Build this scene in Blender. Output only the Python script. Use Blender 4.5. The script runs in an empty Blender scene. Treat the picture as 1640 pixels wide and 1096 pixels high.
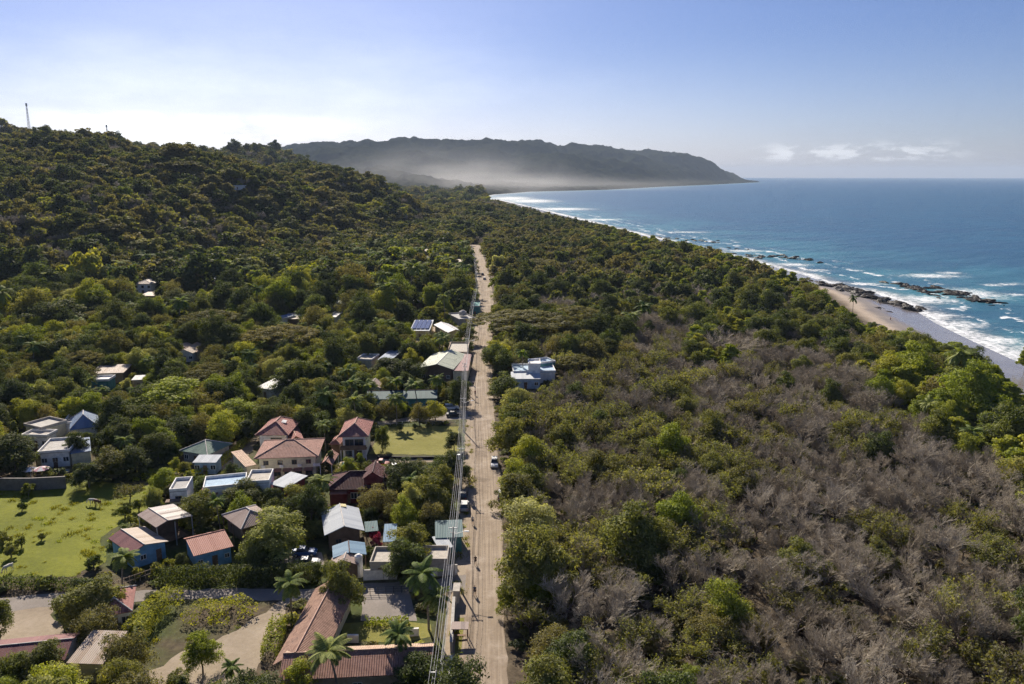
import bpy, math, random
import numpy as np
from math import radians, sin, cos, pi, sqrt
C = bpy.context.scene
COL = C.collection
RNG = np.random.default_rng(11)
random.seed(5)

# ------------------------------------------------------------------ camera
F, CX, CY, CAMZ = 1263.0, 820.0, 548.0, 64.0
TP = 266.0 / F
PS, PC = TP / sqrt(1 + TP * TP), 1 / sqrt(1 + TP * TP)
cam_d = bpy.data.cameras.new('camera'); cam = bpy.data.objects.new('camera', cam_d); COL.objects.link(cam)
cam.location = (0, 0, CAMZ); cam.rotation_euler = (pi / 2 - math.atan(TP), 0, 0)
cam_d.sensor_width = 36; cam_d.lens = F / 1640 * 36; cam_d.clip_start = 1; cam_d.clip_end = 200000
C.camera = cam
# ------------------------------------------------------------------ light
SUN_AZ, SUN_EL = radians(-19), radians(33)
W = bpy.data.worlds.new('World'); C.world = W; W.use_nodes = True
wn, wl = W.node_tree.nodes, W.node_tree.links
wn.clear()
wo = wn.new('ShaderNodeOutputWorld'); bg = wn.new('ShaderNodeBackground'); sky = wn.new('ShaderNodeTexSky')
sky.sky_type = 'NISHITA'; sky.sun_disc = False; sky.sun_elevation = SUN_EL; sky.sun_rotation = SUN_AZ
sky.altitude = 0; sky.air_density = 1.0; sky.dust_density = 0.7; sky.ozone_density = 8.0
bg.inputs['Strength'].default_value = 0.055
tc = wn.new('ShaderNodeTexCoord'); sep = wn.new('ShaderNodeSeparateXYZ'); wl.new(tc.outputs['Generated'], sep.inputs[0])
def wmath(op, a, b=None, c=None):
    n = wn.new('ShaderNodeMath'); n.operation = op
    for i, v in enumerate((a, b, c)):
        if v is None: continue
        if isinstance(v, (int, float)): n.inputs[i].default_value = v
        else: wl.new(v, n.inputs[i])
    return n.outputs[0]
def wrange(v, a, b, c=0.0, d=1.0):
    n = wn.new('ShaderNodeMapRange'); n.interpolation_type = 'SMOOTHSTEP'; wl.new(v, n.inputs[0])
    for i, q in enumerate((a, b, c, d)): n.inputs[i + 1].default_value = q
    return n.outputs[0]
azi = wmath('ARCTAN2', sep.outputs['X'], sep.outputs['Y']); ele = sep.outputs['Z']
cmb = wn.new('ShaderNodeCombineXYZ'); wl.new(wmath('MULTIPLY', azi, 1.0), cmb.inputs[0]); wl.new(wmath('MULTIPLY', ele, 3.2), cmb.inputs[1])
def wnoise(scale, detail, off):
    mp = wn.new('ShaderNodeMapping'); mp.inputs['Location'].default_value = off; wl.new(cmb.outputs[0], mp.inputs[0])
    n = wn.new('ShaderNodeTexNoise'); n.inputs['Scale'].default_value = scale; n.inputs['Detail'].default_value = detail
    n.inputs['Roughness'].default_value = 0.6; wl.new(mp.outputs[0], n.inputs['Vector']); return n.outputs['Fac']
# bright bank of cloud low on the left, small cumulus low on the right, faint veil
bank = wmath('MULTIPLY', wmath('MULTIPLY', wrange(azi, -0.60, -0.45), wrange(azi, -0.12, -0.36)), wmath('MULTIPLY', wrange(ele, 0.022, 0.045), wrange(ele, 0.074, 0.060)))
bank = wmath('MULTIPLY', bank, wrange(wnoise(9, 6, (3, 1, 0)), 0.36, 0.62))
cum = wmath('MULTIPLY', wmath('MULTIPLY', wrange(azi, 0.27, 0.33), wrange(azi, 0.54, 0.46)), wmath('MULTIPLY', wrange(ele, 0.014, 0.020), wrange(ele, 0.043, 0.026)))
cum = wmath('MULTIPLY', cum, wrange(wnoise(30, 7, (1, 7, 0)), 0.45, 0.60))
veil = wmath('MULTIPLY', wrange(wnoise(2.2, 7, (9, 3, 0)), 0.42, 0.75), wmath('MULTIPLY', wrange(ele, 0.24, 0.06), 0.30))
low = wmath('MULTIPLY', wmath('MULTIPLY', wrange(ele, 0.17, 0.01), wrange(azi, 0.75, -0.35, 0.18, 1.0)), 0.26)
cl = wmath('MINIMUM', wmath('ADD', low, wmath('ADD', wmath('ADD', wmath('MULTIPLY', bank, 0.75), wmath('MULTIPLY', cum, 0.28)), wmath('MULTIPLY', veil, wrange(azi, 0.35, -0.3)))), 1.0)
tnt = wn.new('ShaderNodeMix'); tnt.data_type = 'RGBA'; tnt.blend_type = 'MULTIPLY'; tnt.inputs['Factor'].default_value = 1; wl.new(sky.outputs[0], tnt.inputs['A']); tnt.inputs['B'].default_value = (.80, .72, .83, 1)
mixc = wn.new('ShaderNodeMix'); mixc.data_type = 'RGBA'
wl.new(cl, mixc.inputs['Factor']); wl.new(tnt.outputs['Result'], mixc.inputs['A']); mixc.inputs['B'].default_value = (15.0, 15.2, 15.6, 1)
wl.new(mixc.outputs['Result'], bg.inputs[0]); wl.new(bg.outputs[0], wo.inputs[0])
sd = bpy.data.lights.new('sun', 'SUN'); sun = bpy.data.objects.new('sun', sd); COL.objects.link(sun)
sd.energy = 4.4; sd.angle = radians(0.5); sd.color = (1.0, 0.90, 0.76)
from mathutils import Vector
sdir = Vector((sin(SUN_AZ) * cos(SUN_EL), cos(SUN_AZ) * cos(SUN_EL), sin(SUN_EL)))
sun.rotation_euler = (-sdir).to_track_quat('-Z', 'Y').to_euler()
C.view_settings.view_transform = 'Standard'; C.view_settings.look = 'None'; C.view_settings.gamma = 1
C.view_settings.exposure = 0.97; C.view_settings.use_curve_mapping = False
C.render.engine = 'CYCLES'
C.cycles.max_bounces = 8; C.cycles.diffuse_bounces = 4; C.cycles.glossy_bounces = 2; C.cycles.transmission_bounces = 5
C.cycles.transparent_max_bounces = 4; C.cycles.volume_bounces = 0; C.cycles.use_denoising = True; C.cycles.denoising_prefilter = 'NONE'; C.cycles.denoising_input_passes = 'RGB_ALBEDO_NORMAL'
C.cycles.sample_clamp_indirect = 4; C.cycles.use_adaptive_sampling = True; C.cycles.adaptive_threshold = 0.02; C.cycles.adaptive_min_samples = 16

# ------------------------------------------------------------------ helpers
def tag(o, label=None, cat=None, group=None, kind=None):
    if label: o['label'] = label
    if cat: o['category'] = cat
    if group: o['group'] = group
    if kind: o['kind'] = kind
    return o
def empty(name, loc, label, cat, group=None):
    o = bpy.data.objects.new(name, None); COL.objects.link(o); o.location = loc; o.empty_display_size = 0.3
    return tag(o, label, cat, group)
def raw_mesh(name, V, FC, mats, fmat=None, tint=None, uv=None, smooth=False):
    """V (n,3), FC (m,4) int array or list of lists"""
    me = bpy.data.meshes.new(name)
    V = np.asarray(V, dtype=np.float32)
    if isinstance(FC, np.ndarray):
        k = FC.shape[1]; m = len(FC)
        me.vertices.add(len(V)); me.vertices.foreach_set('co', V.ravel())
        me.loops.add(m * k); me.loops.foreach_set('vertex_index', FC.astype(np.int32).ravel())
        me.polygons.add(m); me.polygons.foreach_set('loop_start', np.arange(0, m * k, k, dtype=np.int32))
        me.update(calc_edges=True)
    else:
        me.from_pydata(V.tolist(), [], FC); me.update()
    for mt in mats: me.materials.append(mt)
    if fmat is not None: me.polygons.foreach_set('material_index', np.asarray(fmat, dtype=np.int32))
    if tint is not None:
        a = me.attributes.new('tint', 'FLOAT', 'POINT'); a.data.foreach_set('value', np.asarray(tint, dtype=np.float32))
    if uv is not None:
        l = me.uv_layers.new(name='UVMap'); l.data.foreach_set('uv', np.asarray(uv, dtype=np.float32).ravel())
    if smooth: me.polygons.foreach_set('use_smooth', [True] * len(me.polygons))
    me.validate()
    return me
def link(name, me, parent=None, loc=(0, 0, 0)):
    o = bpy.data.objects.new(name, me); COL.objects.link(o); o.location = loc
    if parent is not None: o.parent = parent
    return o
def attr(me, name, vals):
    a = me.attributes.new(name, 'FLOAT', 'POINT'); a.data.foreach_set('value', np.asarray(vals, dtype=np.float32))

def vnoise(x, y, seed=0):
    xi = np.floor(x).astype(np.int64); yi = np.floor(y).astype(np.int64); xf = x - xi; yf = y - yi
    def h(a, b):
        n = (a * 374761393 + b * 668265263 + seed * 144665) & 0xffffffff
        n = ((n ^ (n >> 13)) * 1274126177) & 0xffffffff
        return ((n ^ (n >> 16)) & 0xffff) / 65535.0
    u = xf * xf * (3 - 2 * xf); v = yf * yf * (3 - 2 * yf)
    return (h(xi, yi) * (1 - u) + h(xi + 1, yi) * u) * (1 - v) + (h(xi, yi + 1) * (1 - u) + h(xi + 1, yi + 1) * u) * v
def fbm(x, y, s, octv=4, seed=0, gain=0.5):
    t = 0; a = 1; n = 0
    for i in range(octv):
        t = t + a * vnoise(x / s, y / s, seed + i * 7); n += a; a *= gain; s /= 2.03
    return t / n
def sstep(a, b, x):
    t = np.clip((x - a) / (b - a), 0, 1); return t * t * (3 - 2 * t)

def ray(px, py):
    a = (px - CX) / F; b = (py - CY) / F
    return np.array([a, PC - b * PS, -PS - b * PC])
def G(px, py, z=0.0):
    d = ray(px, py); t = (z - CAMZ) / d[2]
    return np.array([d[0] * t, d[1] * t, z])
def proj(X, Y, Z):
    dz = Z - CAMZ; dep = Y * PC - dz * PS
    dep = np.where(np.abs(dep) < 1, 1, dep)
    return CX + F * X / dep, CY + F * (-Y * PS - dz * PC) / dep, dep

# ------------------------------------------------------------------ terrain model
SEA = -5.0
coast_px = [(1640, 585), (1560, 548), (1500, 519), (1448, 487), (1400, 470), (1330, 456), (1285, 440), (1180, 413), (1100, 394), (1000, 370), (920, 350), (860, 335),
            (800, 321), (765, 317.5), (790, 312), (850, 307.3), (970, 304.3), (1060, 299.5), (1140, 296), (1218, 292)]
coast = [(150, -1500), (152, 0), (158, 120), (172, 210)] + [tuple(G(a, b, SEA)[:2]) for a, b in coast_px]
land = np.array(coast + [(2600, 11500), (0, 14000), (-15000, 14000), (-15000, -1500)])
def coast_dist(x, y):
    d = np.full(x.shape, 1e18)
    for (ax, ay), (bx, by) in zip(coast[:-1] + [coast[-1]], coast[1:] + [(2600, 11500)]):
        ux, uy = bx - ax, by - ay; L = ux * ux + uy * uy
        t = np.clip(((x - ax) * ux + (y - ay) * uy) / L, 0, 1)
        d = np.minimum(d, (x - ax - t * ux) ** 2 + (y - ay - t * uy) ** 2)
    return np.sqrt(d)
def inside(poly, x, y):
    r = np.zeros(np.shape(x), bool); n = len(poly)
    for i in range(n):
        x1, y1 = poly[i]; x2, y2 = poly[(i + 1) % n]
        if y1 == y2: continue
        c = ((y1 > y) != (y2 > y)) & (x < (x2 - x1) * (y - y1) / (y2 - y1) + x1)
        r ^= c
    return r
def shore(x, y):
    x = np.asarray(x, float); y = np.asarray(y, float)
    d = coast_dist(x, y); s = np.where(inside(land, x, y), d, -d)
    return s
class TPS:
    def __init__(self, P):
        P = np.array(P, float); self.s = 100.0; self.X = P[:, :2] / self.s; n = len(P)
        K = self.k(self.X, self.X) + np.eye(n) * 0.02
        Q = np.c_[np.ones(n), self.X]; A = np.block([[K, Q], [Q.T, np.zeros((3, 3))]])
        self.w = np.linalg.solve(A, np.r_[P[:, 2], 0, 0, 0])
    def k(self, a, b):
        d2 = ((a[:, None, :] - b[None]) ** 2).sum(-1); return 0.5 * d2 * np.log(d2 + 1e-9)
    def __call__(self, x, y):
        sh = np.shape(x); P = np.c_[np.ravel(x), np.ravel(y)] / self.s; out = np.empty(len(P))
        for i in range(0, len(P), 40000):
            p = P[i:i + 40000]; out[i:i + 40000] = self.k(p, self.X) @ self.w[:-3] + self.w[-3] + p @ self.w[-2:]
        return out.reshape(sh)
def sk(px, py, Y, tree=9):     # ground height that puts a treetop on that line of sight
    d = ray(px, py); t = Y / d[1]; return (d[0] * t, Y, CAMZ + d[2] * t - tree)
hillP = [sk(-350, 215, 620, 25), sk(-150, 225, 660, 25), sk(0, 238, 700, 25), sk(60, 224, 730, 25), sk(110, 208, 770, 25), sk(200, 228, 790, 25), sk(270, 232, 800, 14), sk(350, 239, 830, 16), sk(430, 256, 880, 25), sk(490, 276, 930, 20),
         sk(530, 271, 950, 14), sk(560, 273, 980, 13), sk(610, 282, 1020, 13), sk(638, 300, 1050, 16),
         sk(-500, 190, 1250, 27), sk(-200, 190, 1350, 27), sk(0, 191, 1400, 27), sk(50, 190, 1420, 27), sk(100, 203, 1430, 27), sk(160, 216, 1460, 27), sk(230, 228, 1500, 17), sk(330, 240, 1600, 17), sk(400, 236, 1750, 17), sk(440, 241, 1800, 17), sk(480, 252, 1900, 17), sk(530, 268, 2000, 17),
         (-330, 300, 0), (-290, 380, 1), (-250, 460, 3), (-215, 540, 3), (-190, 620, 4), (-165, 700, 4), (-135, 800, 3), (-110, 900, 1), (-100, 1000, -3), (-95, 1100, -6), (-110, 1250, -14), (-190, 1400, -6), (-150, 1600, -12), (-60, 1400, -14), (-105, 1130, -10),
         (-430, 360, 22), (-420, 450, 40), (-360, 560, 42), (-300, 640, 40), (-270, 720, 44), (-560, 400, 55), (-640, 560, 90), (-420, 1100, 60), (-600, 1050, 85), (-300, 1200, 30), (-700, 1700, 90), (-900, 2200, 80),
         (-500, 2300, 30), (-300, 1800, -2), (-250, 2300, -8), (0, 700, -12), (0, 1100, -12), (0, 1600, -12), (50, 400, -12), (-60, 250, -12), (-150, 200, -8), (-250, 150, -6), (-100, 50, -10), (-80, 550, -8), (-400, 100, 4), (-600, 100, 30), (150, 0, -12), (-100, 2000, -12)]
def relief(x, y): x, y = np.array([x]), np.array([y]); return float((0.55 + 0.9 * fbm(x, y, 200, 4, 3))[0]), float(22 * (fbm(x, y, 90, 3, 9) - .5)[0])
hillP = [(a, b, (c - relief(a, b)[1]) / relief(a, b)[0]) if (i < 25 and c > 10) else (a, b, c) for i, (a, b, c) in enumerate(hillP)]
hill = TPS(hillP)
hdP = [sk(1215, 291.5, 9300, 0), sk(1190, 284, 8800, 0), sk(1160, 269, 8300, 0), sk(1130, 257, 7900, 0), sk(1050, 257, 7300, 0), sk(1000, 247, 7000, 0), sk(940, 241, 6700, 0), sk(900, 229, 6500, 0), sk(850, 229, 6300, 0), sk(810, 228, 6200, 0), sk(780, 232, 6000, 0),
       sk(720, 225, 5900, 0), sk(660, 227, 5700, 0), sk(620, 231, 5500, 0), sk(570, 238, 5300, 0), sk(520, 249, 5100, 0), sk(480, 262, 4900, 0), sk(400, 274, 4600, 0), sk(200, 283, 4300, 0), sk(-200, 288, 4200, 0),
       (-600, 2600, 5), (-200, 2700, 2), (-60, 3000, 4), (0, 3600, 12), (-1500, 3000, 40), (-2600, 3000, 100), (300, 4600, 25), (700, 5200, 25), (1100, 5800, 20), (1500, 6600, 15), (2000, 7600, 10), (2600, 8700, 6),
       (-3000, 9000, 200), (0, 9500, 150), (1500, 10500, 80), (2500, 11000, 20), (-600, 4000, 90), (-200, 4300, 60), (600, 5600, 130), (1400, 7000, 120)]
head = TPS(hdP)
def height(x, y):
    x = np.asarray(x, float); y = np.asarray(y, float)
    s = shore(x, y)
    t1 = np.clip(s / 34.0, 0, 1)
    h = np.where(s > 0, SEA + 3.6 * t1 + 1.4 * sstep(30, 70, s), SEA - np.minimum(-s * 0.05, 10) - 0.02)
    near = sstep(2700, 2300, y) * (s > 0)
    hh = hill(x, y)
    hh = np.where(hh > 0, hh, 0); hh = hh * sstep(0, 8, hh)
    hh = hh * (0.55 + 0.9 * fbm(x, y, 200, 4, 3)) + sstep(5, 30, hh) * 22 * (fbm(x, y, 90, 3, 9) - .5)
    h = h + near * hh
    m = (y > 2200)
    if m.any():
        xm, ym = x[m], y[m]
        g = np.maximum(head(xm, ym), 0) * sstep(0, 350, s[m])
        rid = 1 - np.abs(2 * fbm(xm, ym, 620, 3, 21) - 1) * 1.5
        g = g * (0.60 + 0.32 * rid) + sstep(5, 60, g) * (95 * (fbm(xm, ym, 210, 4, 31, .55) - .5) + 26 * (fbm(xm, ym, 60, 3, 33, .6) - .5))
        g = g + sstep(6, 20, s[m]) * 17 * fbm(xm, ym, 26, 2, 41) * sstep(2500, 3000, ym)
        gx = np.zeros(x.shape); gx[m] = g * sstep(2200, 2900, ym); h = h + gx
    return h
def hz(x, y): return float(height(np.array([float(x)]), np.array([float(y)]))[0])
def P(px, py, dz=0.0):
    d = ray(px, py)
    if d[2] < 0:
        g = G(px, py, dz)
        if g[1] < 290 and px < 1300 : return g
    lo = 60.0; t = np.concatenate([np.arange(60, 1600, 4.0), np.arange(1600, 9000, 25.0)])
    x = d[0] * t; y = d[1] * t; z = CAMZ + d[2] * t
    below = np.nonzero(z < height(x, y) + dz)[0]
    i = below[0] if len(below) else len(t) - 1
    return np.array([x[i], y[i], z[i]])

# ------------------------------------------------------------------ materials
def mat(name):
    m = bpy.data.materials.new(name); m.use_nodes = True; return m, m.node_tree.nodes, m.node_tree.links
def N(nodes, typ, **kw):
    n = nodes.new(typ)
    for k, v in kw.items():
        if k in n.inputs.keys(): n.inputs[k].default_value = v
        else: setattr(n, k, v)
    return n
def ramp(nodes, cols, interp='LINEAR'):
    r = nodes.new('ShaderNodeValToRGB'); r.color_ramp.interpolation = interp; e = r.color_ramp.elements
    while len(e) > 1: e.remove(e[-1])
    e[0].position = cols[0][0]; e[0].color = (*cols[0][1], 1)
    for p, c in cols[1:]:
        q = e.new(p); q.color = (*c, 1)
    return r
def mapr(nodes, links, src, a, b, c=0.0, d=1.0):
    n = nodes.new('ShaderNodeMapRange'); n.interpolation_type = 'SMOOTHSTEP'; links.new(src, n.inputs[0])
    for i, q in enumerate((a, b, c, d)): n.inputs[i + 1].default_value = q
    return n.outputs[0]
def mathn(nodes, links, op, a, b=None):
    n = nodes.new('ShaderNodeMath'); n.operation = op
    for i, v in enumerate((a, b)):
        if v is None: continue
        if isinstance(v, (int, float)): n.inputs[i].default_value = v
        else: links.new(v, n.inputs[i])
    return n.outputs[0]
def mixn(nodes, links, fac, a, b, mode='MIX'):
    n = nodes.new('ShaderNodeMix'); n.data_type = 'RGBA'; n.blend_type = mode
    for k, v in (('Factor', fac), ('A', a), ('B', b)):
        if isinstance(v, tuple): n.inputs[k].default_value = (*v, 1) if len(v) == 3 else v
        elif isinstance(v, (int, float)): n.inputs[k].default_value = v
        else: links.new(v, n.inputs[k])
    return n.outputs['Result']
def noise(nodes, links, scale, detail=4, vec=None, rough=0.55):
    n = nodes.new('ShaderNodeTexNoise'); n.inputs['Scale'].default_value = scale; n.inputs['Detail'].default_value = detail; n.inputs['Roughness'].default_value = rough
    if vec is not None: links.new(vec, n.inputs['Vector'])
    return n.outputs['Fac']
def bump(nodes, links, h, strength, dist, bsdf):
    b = nodes.new('ShaderNodeBump'); b.inputs['Strength'].default_value = strength; b.inputs['Distance'].default_value = dist
    links.new(h, b.inputs['Height']); links.new(b.outputs[0], bsdf.inputs['Normal'])
def plain(name, col, rough=0.8, var=0.25, scale=1.2, spec=0.3, metal=0.0):
    m, n, l = mat(name); b = n['Principled BSDF']; b.inputs['Roughness'].default_value = rough
    b.inputs['Specular IOR Level'].default_value = spec; b.inputs['Metallic'].default_value = metal
    tcn = n.new('ShaderNodeTexCoord'); f = noise(n, l, scale, 6, tcn.outputs['Object'], .65)
    f = mapr(n, l, f, .3, .7); d = tuple(c * (1 - var) for c in col); e = tuple(min(1, c * (1 + var * .6)) for c in col)
    l.new(mixn(n, l, f, d, e), b.inputs['Base Color']); return m
def leafmat(name, stops, trans=0.48, vmin=0.72):
    m, n, l = mat(name); n.clear(); out = n.new('ShaderNodeOutputMaterial')
    oi = n.new('ShaderNodeObjectInfo'); at = n.new('ShaderNodeAttribute'); at.attribute_name = 'tint'
    f = mathn(n, l, 'ADD', mathn(n, l, 'MULTIPLY', oi.outputs['Random'], 0.62), mathn(n, l, 'MULTIPLY', at.outputs['Fac'], 0.38))
    r = ramp(n, stops); l.new(f, r.inputs[0])
    br = mapr(n, l, at.outputs['Fac'], 0, 1, vmin, 1.25)
    col = mixn(n, l, 1.0, r.outputs[0], br, 'MULTIPLY')
    d = n.new('ShaderNodeBsdfDiffuse'); t = n.new('ShaderNodeBsdfTranslucent'); g = n.new('ShaderNodeBsdfGlossy'); g.inputs['Roughness'].default_value = 0.6
    g.inputs['Color'].default_value = (1, .98, .92, 1)
    l.new(col, d.inputs[0]); l.new(mixn(n, l, 1.0, col, (1.25, 1.2, 0.55), 'MULTIPLY'), t.inputs[0])
    a = n.new('ShaderNodeMixShader'); a.inputs[0].default_value = trans; l.new(d.outputs[0], a.inputs[1]); l.new(t.outputs[0], a.inputs[2])
    c = n.new('ShaderNodeMixShader'); c.inputs[0].default_value = 0.018; l.new(a.outputs[0], c.inputs[1]); l.new(g.outputs[0], c.inputs[2])
    l.new(c.outputs[0], out.inputs[0]); return m
M = {}
M['leaf_green'] = leafmat('leaf_green', [(0, (0.057, 0.081, 0.023)), (.35, (0.096, 0.128, 0.034)), (.65, (0.164, 0.180, 0.043)), (1, (0.290, 0.265, 0.066))])
M['leaf_dark'] = leafmat('leaf_dark', [(0, (0.041, 0.064, 0.023)), (.5, (0.075, 0.097, 0.030)), (1, (0.136, 0.145, 0.040))], .42)
M['leaf_lime'] = leafmat('leaf_lime', [(0, (0.161, 0.215, 0.026)), (.5, (0.259, 0.298, 0.036)), (1, (0.431, 0.397, 0.058))], .42)
M['leaf_olive'] = leafmat('leaf_olive', [(0, (.105, .098, .036)), (.4, (.15, .148, .042)), (.7, (.17, .185, .046)), (1, (.25, .235, .075))], .48)
M['leaf_dusty'] = leafmat('leaf_dusty', [(0, (0.106, 0.110, 0.043)), (.5, (0.163, 0.154, 0.060)), (1, (0.248, 0.212, 0.083))], .45)
M['leaf_cream'] = leafmat('leaf_cream', [(0, (0.215, 0.248, 0.066)), (.5, (0.365, 0.365, 0.124)), (1, (0.500, 0.500, 0.248))], .48)
M['leaf_yellow'] = leafmat('leaf_yellow', [(0, (0.331, 0.282, 0.034)), (.5, (0.500, 0.431, 0.049)), (1, (0.500, 0.500, 0.100))], .5)
M['leaf_magenta'] = leafmat('leaf_magenta', [(0, (0.265, 0.034, 0.083)), (1, (0.500, 0.049, 0.166))], .45)
M['frond'] = leafmat('frond', [(0, (0.074, 0.124, 0.030)), (.5, (0.140, 0.191, 0.043)), (1, (0.282, 0.298, 0.083))], .38)
def twigmat(name, stops):
    m, n, l = mat(name); b = n['Principled BSDF']; b.inputs['Roughness'].default_value = .9; b.inputs['Specular IOR Level'].default_value = .15
    oi = n.new('ShaderNodeObjectInfo'); at = n.new('ShaderNodeAttribute'); at.attribute_name = 'tint'
    f = mathn(n, l, 'ADD', mathn(n, l, 'MULTIPLY', oi.outputs['Random'], 0.55), mathn(n, l, 'MULTIPLY', at.outputs['Fac'], 0.45))
    r = ramp(n, stops); l.new(f, r.inputs[0]); l.new(r.outputs[0], b.inputs['Base Color']); return m
M['twig'] = twigmat('twig', [(0, (.20, .165, .120)), (.5, (.34, .295, .230)), (1, (.52, .46, .375))])
M['bark'] = twigmat('bark', [(0, (.06, .048, .040)), (.5, (.12, .10, .085)), (1, (.20, .17, .15))])
M['palm_bark'] = plain('palm_bark', (.22, .19, .155), .9, .3, 3)

def tile_mat(name, a, b, pitch=0.30, course=0.38, stain=(.10, .08, .07)):
    m, n, l = mat(name); bs = n['Principled BSDF']; bs.inputs['Roughness'].default_value = .8; bs.inputs['Specular IOR Level'].default_value = .25
    uv = n.new('ShaderNodeUVMap'); s = n.new('ShaderNodeSeparateXYZ'); l.new(uv.outputs[0], s.inputs[0])
    u = mathn(n, l, 'MULTIPLY', s.outputs[0], 2 * pi / pitch); rib = mathn(n, l, 'ADD', mathn(n, l, 'MULTIPLY', mathn(n, l, 'SINE', u), .5), .5)
    v = mathn(n, l, 'FRACT', mathn(n, l, 'DIVIDE', s.outputs[1], course))
    br = n.new('ShaderNodeTexBrick'); l.new(uv.outputs[0], br.inputs[0]); br.offset = 0; br.inputs['Scale'].default_value = 1
    br.inputs['Brick Width'].default_value = pitch; br.inputs['Row Height'].default_value = course; br.inputs['Mortar Size'].default_value = 0
    br.inputs['Color1'].default_value = (*a, 1); br.inputs['Color2'].default_value = (*b, 1)
    n1 = noise(n, l, .9, 7, uv.outputs[0], .7); n2 = noise(n, l, .35, 4, uv.outputs[0])
    c = mixn(n, l, mapr(n, l, n1, .35, .75, 0, .75), br.outputs[0], tuple(x * 1.35 for x in b))
    c = mixn(n, l, mapr(n, l, n2, .5, .78, 0, .55), c, stain)
    l.new(c, bs.inputs['Base Color'])
    h = mathn(n, l, 'ADD', rib, mathn(n, l, 'MULTIPLY', v, -.6)); bump(n, l, h, 1.0, .09, bs); return m
def metal_mat(name, cols, pitch=0.28, rough=.5, stripes=None, metal=0.0, rust=(.22, .11, .06), ramt=.45):
    m, n, l = mat(name); bs = n['Principled BSDF']; bs.inputs['Roughness'].default_value = max(rough, .62); bs.inputs['Specular IOR Level'].default_value = .22
    uv = n.new('ShaderNodeUVMap'); s = n.new('ShaderNodeSeparateXYZ'); l.new(uv.outputs[0], s.inputs[0])
    rib = mathn(n, l, 'SINE', mathn(n, l, 'MULTIPLY', s.outputs[0], 2 * pi / pitch))
    fl = mathn(n, l, 'FLOOR', mathn(n, l, 'DIVIDE', s.outputs[0], .82)); wn_ = n.new('ShaderNodeTexWhiteNoise'); wn_.noise_dimensions = '1D'; l.new(fl, wn_.inputs['W'])
    c = mixn(n, l, wn_.outputs['Value'], cols[0], cols[1])
    mp = n.new('ShaderNodeMapping'); mp.inputs['Scale'].default_value = (2.2, .35, 1); l.new(uv.outputs[0], mp.inputs[0])
    n1 = noise(n, l, 1.1, 7, mp.outputs[0], .7)
    c = mixn(n, l, mapr(n, l, n1, .5, .8, 0, ramt), c, rust)
    l.new(c, bs.inputs['Base Color']); bump(n, l, rib, .8, .04, bs); return m
M['tile'] = tile_mat('tile_terracotta', (.25, .13, .10), (.34, .19, .15))
M['tile_red'] = tile_mat('tile_red', (.26, .11, .095), (.33, .155, .13))
M['tile_brown'] = tile_mat('tile_brown', (.20, .115, .085), (.31, .19, .14))
M['tile_dark'] = tile_mat('tile_dark', (.055, .020, .025), (.10, .035, .035), stain=(.03, .02, .02))
M['tile_tan'] = tile_mat('tile_tan', (.42, .28, .20), (.52, .38, .28))
M['metal_maroon'] = metal_mat('metal_maroon', ((.17, .07, .075), (.23, .105, .10)), ramt=.3)
M['metal_red'] = metal_mat('metal_red', ((.32, .135, .10), (.38, .175, .135)), ramt=.25)
M['metal_tan'] = metal_mat('metal_tan', ((.36, .27, .20), (.48, .40, .33)), rust=(.38, .22, .13))
M['metal_brown'] = metal_mat('metal_brown', ((.29, .215, .185), (.35, .27, .235)), ramt=.3)
M['metal_stripe'] = metal_mat('metal_stripe', ((.22, .17, .15), (.62, .58, .53)), rust=(.30, .2, .15))
M['metal_silver'] = metal_mat('metal_silver', ((.36, .39, .43), (.46, .49, .52)), rough=.38, ramt=.12)
M['metal_white'] = metal_mat('metal_white', ((.50, .50, .50), (.62, .62, .61)), rough=.4, ramt=.12)
M['metal_blue'] = metal_mat('metal_blue', ((.11, .20, .30), (.16, .27, .37)), ramt=.15)
M['metal_slate'] = metal_mat('metal_slate', ((.16, .22, .33), (.22, .28, .38)), ramt=.1)
M['metal_green'] = metal_mat('metal_green', ((.12, .19, .155), (.17, .25, .20)), ramt=.3)
M['metal_sage'] = metal_mat('metal_sage', ((.34, .37, .29), (.46, .48, .38)), ramt=.2)
M['metal_teal'] = metal_mat('metal_teal', ((.06, .12, .13), (.08, .15, .16)), ramt=.15)
M['ridge'] = plain('ridge_cap', (.52, .33, .25), .8); M['ridge_grey'] = plain('ridge_grey', (.5, .47, .44), .7); M['ridge_dark'] = plain('ridge_dark', (.09, .05, .05), .8)
for k, c in dict(white=(.78, .76, .72), cream=(.70, .63, .44), blue=(.20, .40, .58), pale_blue=(.36, .48, .60), darkred=(.18, .035, .035), grey=(.34, .33, .32), brown=(.17, .11, .075),
                 tan=(.46, .36, .26), teal=(.10, .26, .25), concrete=(.40, .38, .35), slab=(.42, .38, .33), stone=(.20, .18, .165), wood=(.22, .14, .09), dark=(.03, .03, .032), yellow=(.60, .52, .28), pink=(.55, .15, .2)).items():
    M[k] = plain('paint_' + k, c, .85, .22)
def glassy(name, col, rough=.08):
    m = plain(name, col, rough, .1); m.node_tree.nodes['Principled BSDF'].inputs['Specular IOR Level'].default_value = .6; return m
M['pane'] = glassy('window_glass', (.04, .05, .06)); M['carglass'] = glassy('car_glass', (.02, .025, .03)); M['pool'] = glassy('pool_water', (.03, .30, .42), .05)
M['solar'] = glassy('solar_cells', (.03, .04, .09), .15)
for k, c in dict(car_white=(.78, .78, .78), car_dark=(.035, .04, .05), car_blue=(.03, .10, .28), car_silver=(.45, .46, .47), car_red=(.30, .03, .03)).items():
    M[k] = plain(k, c, .5, .06, spec=.3)
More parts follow.
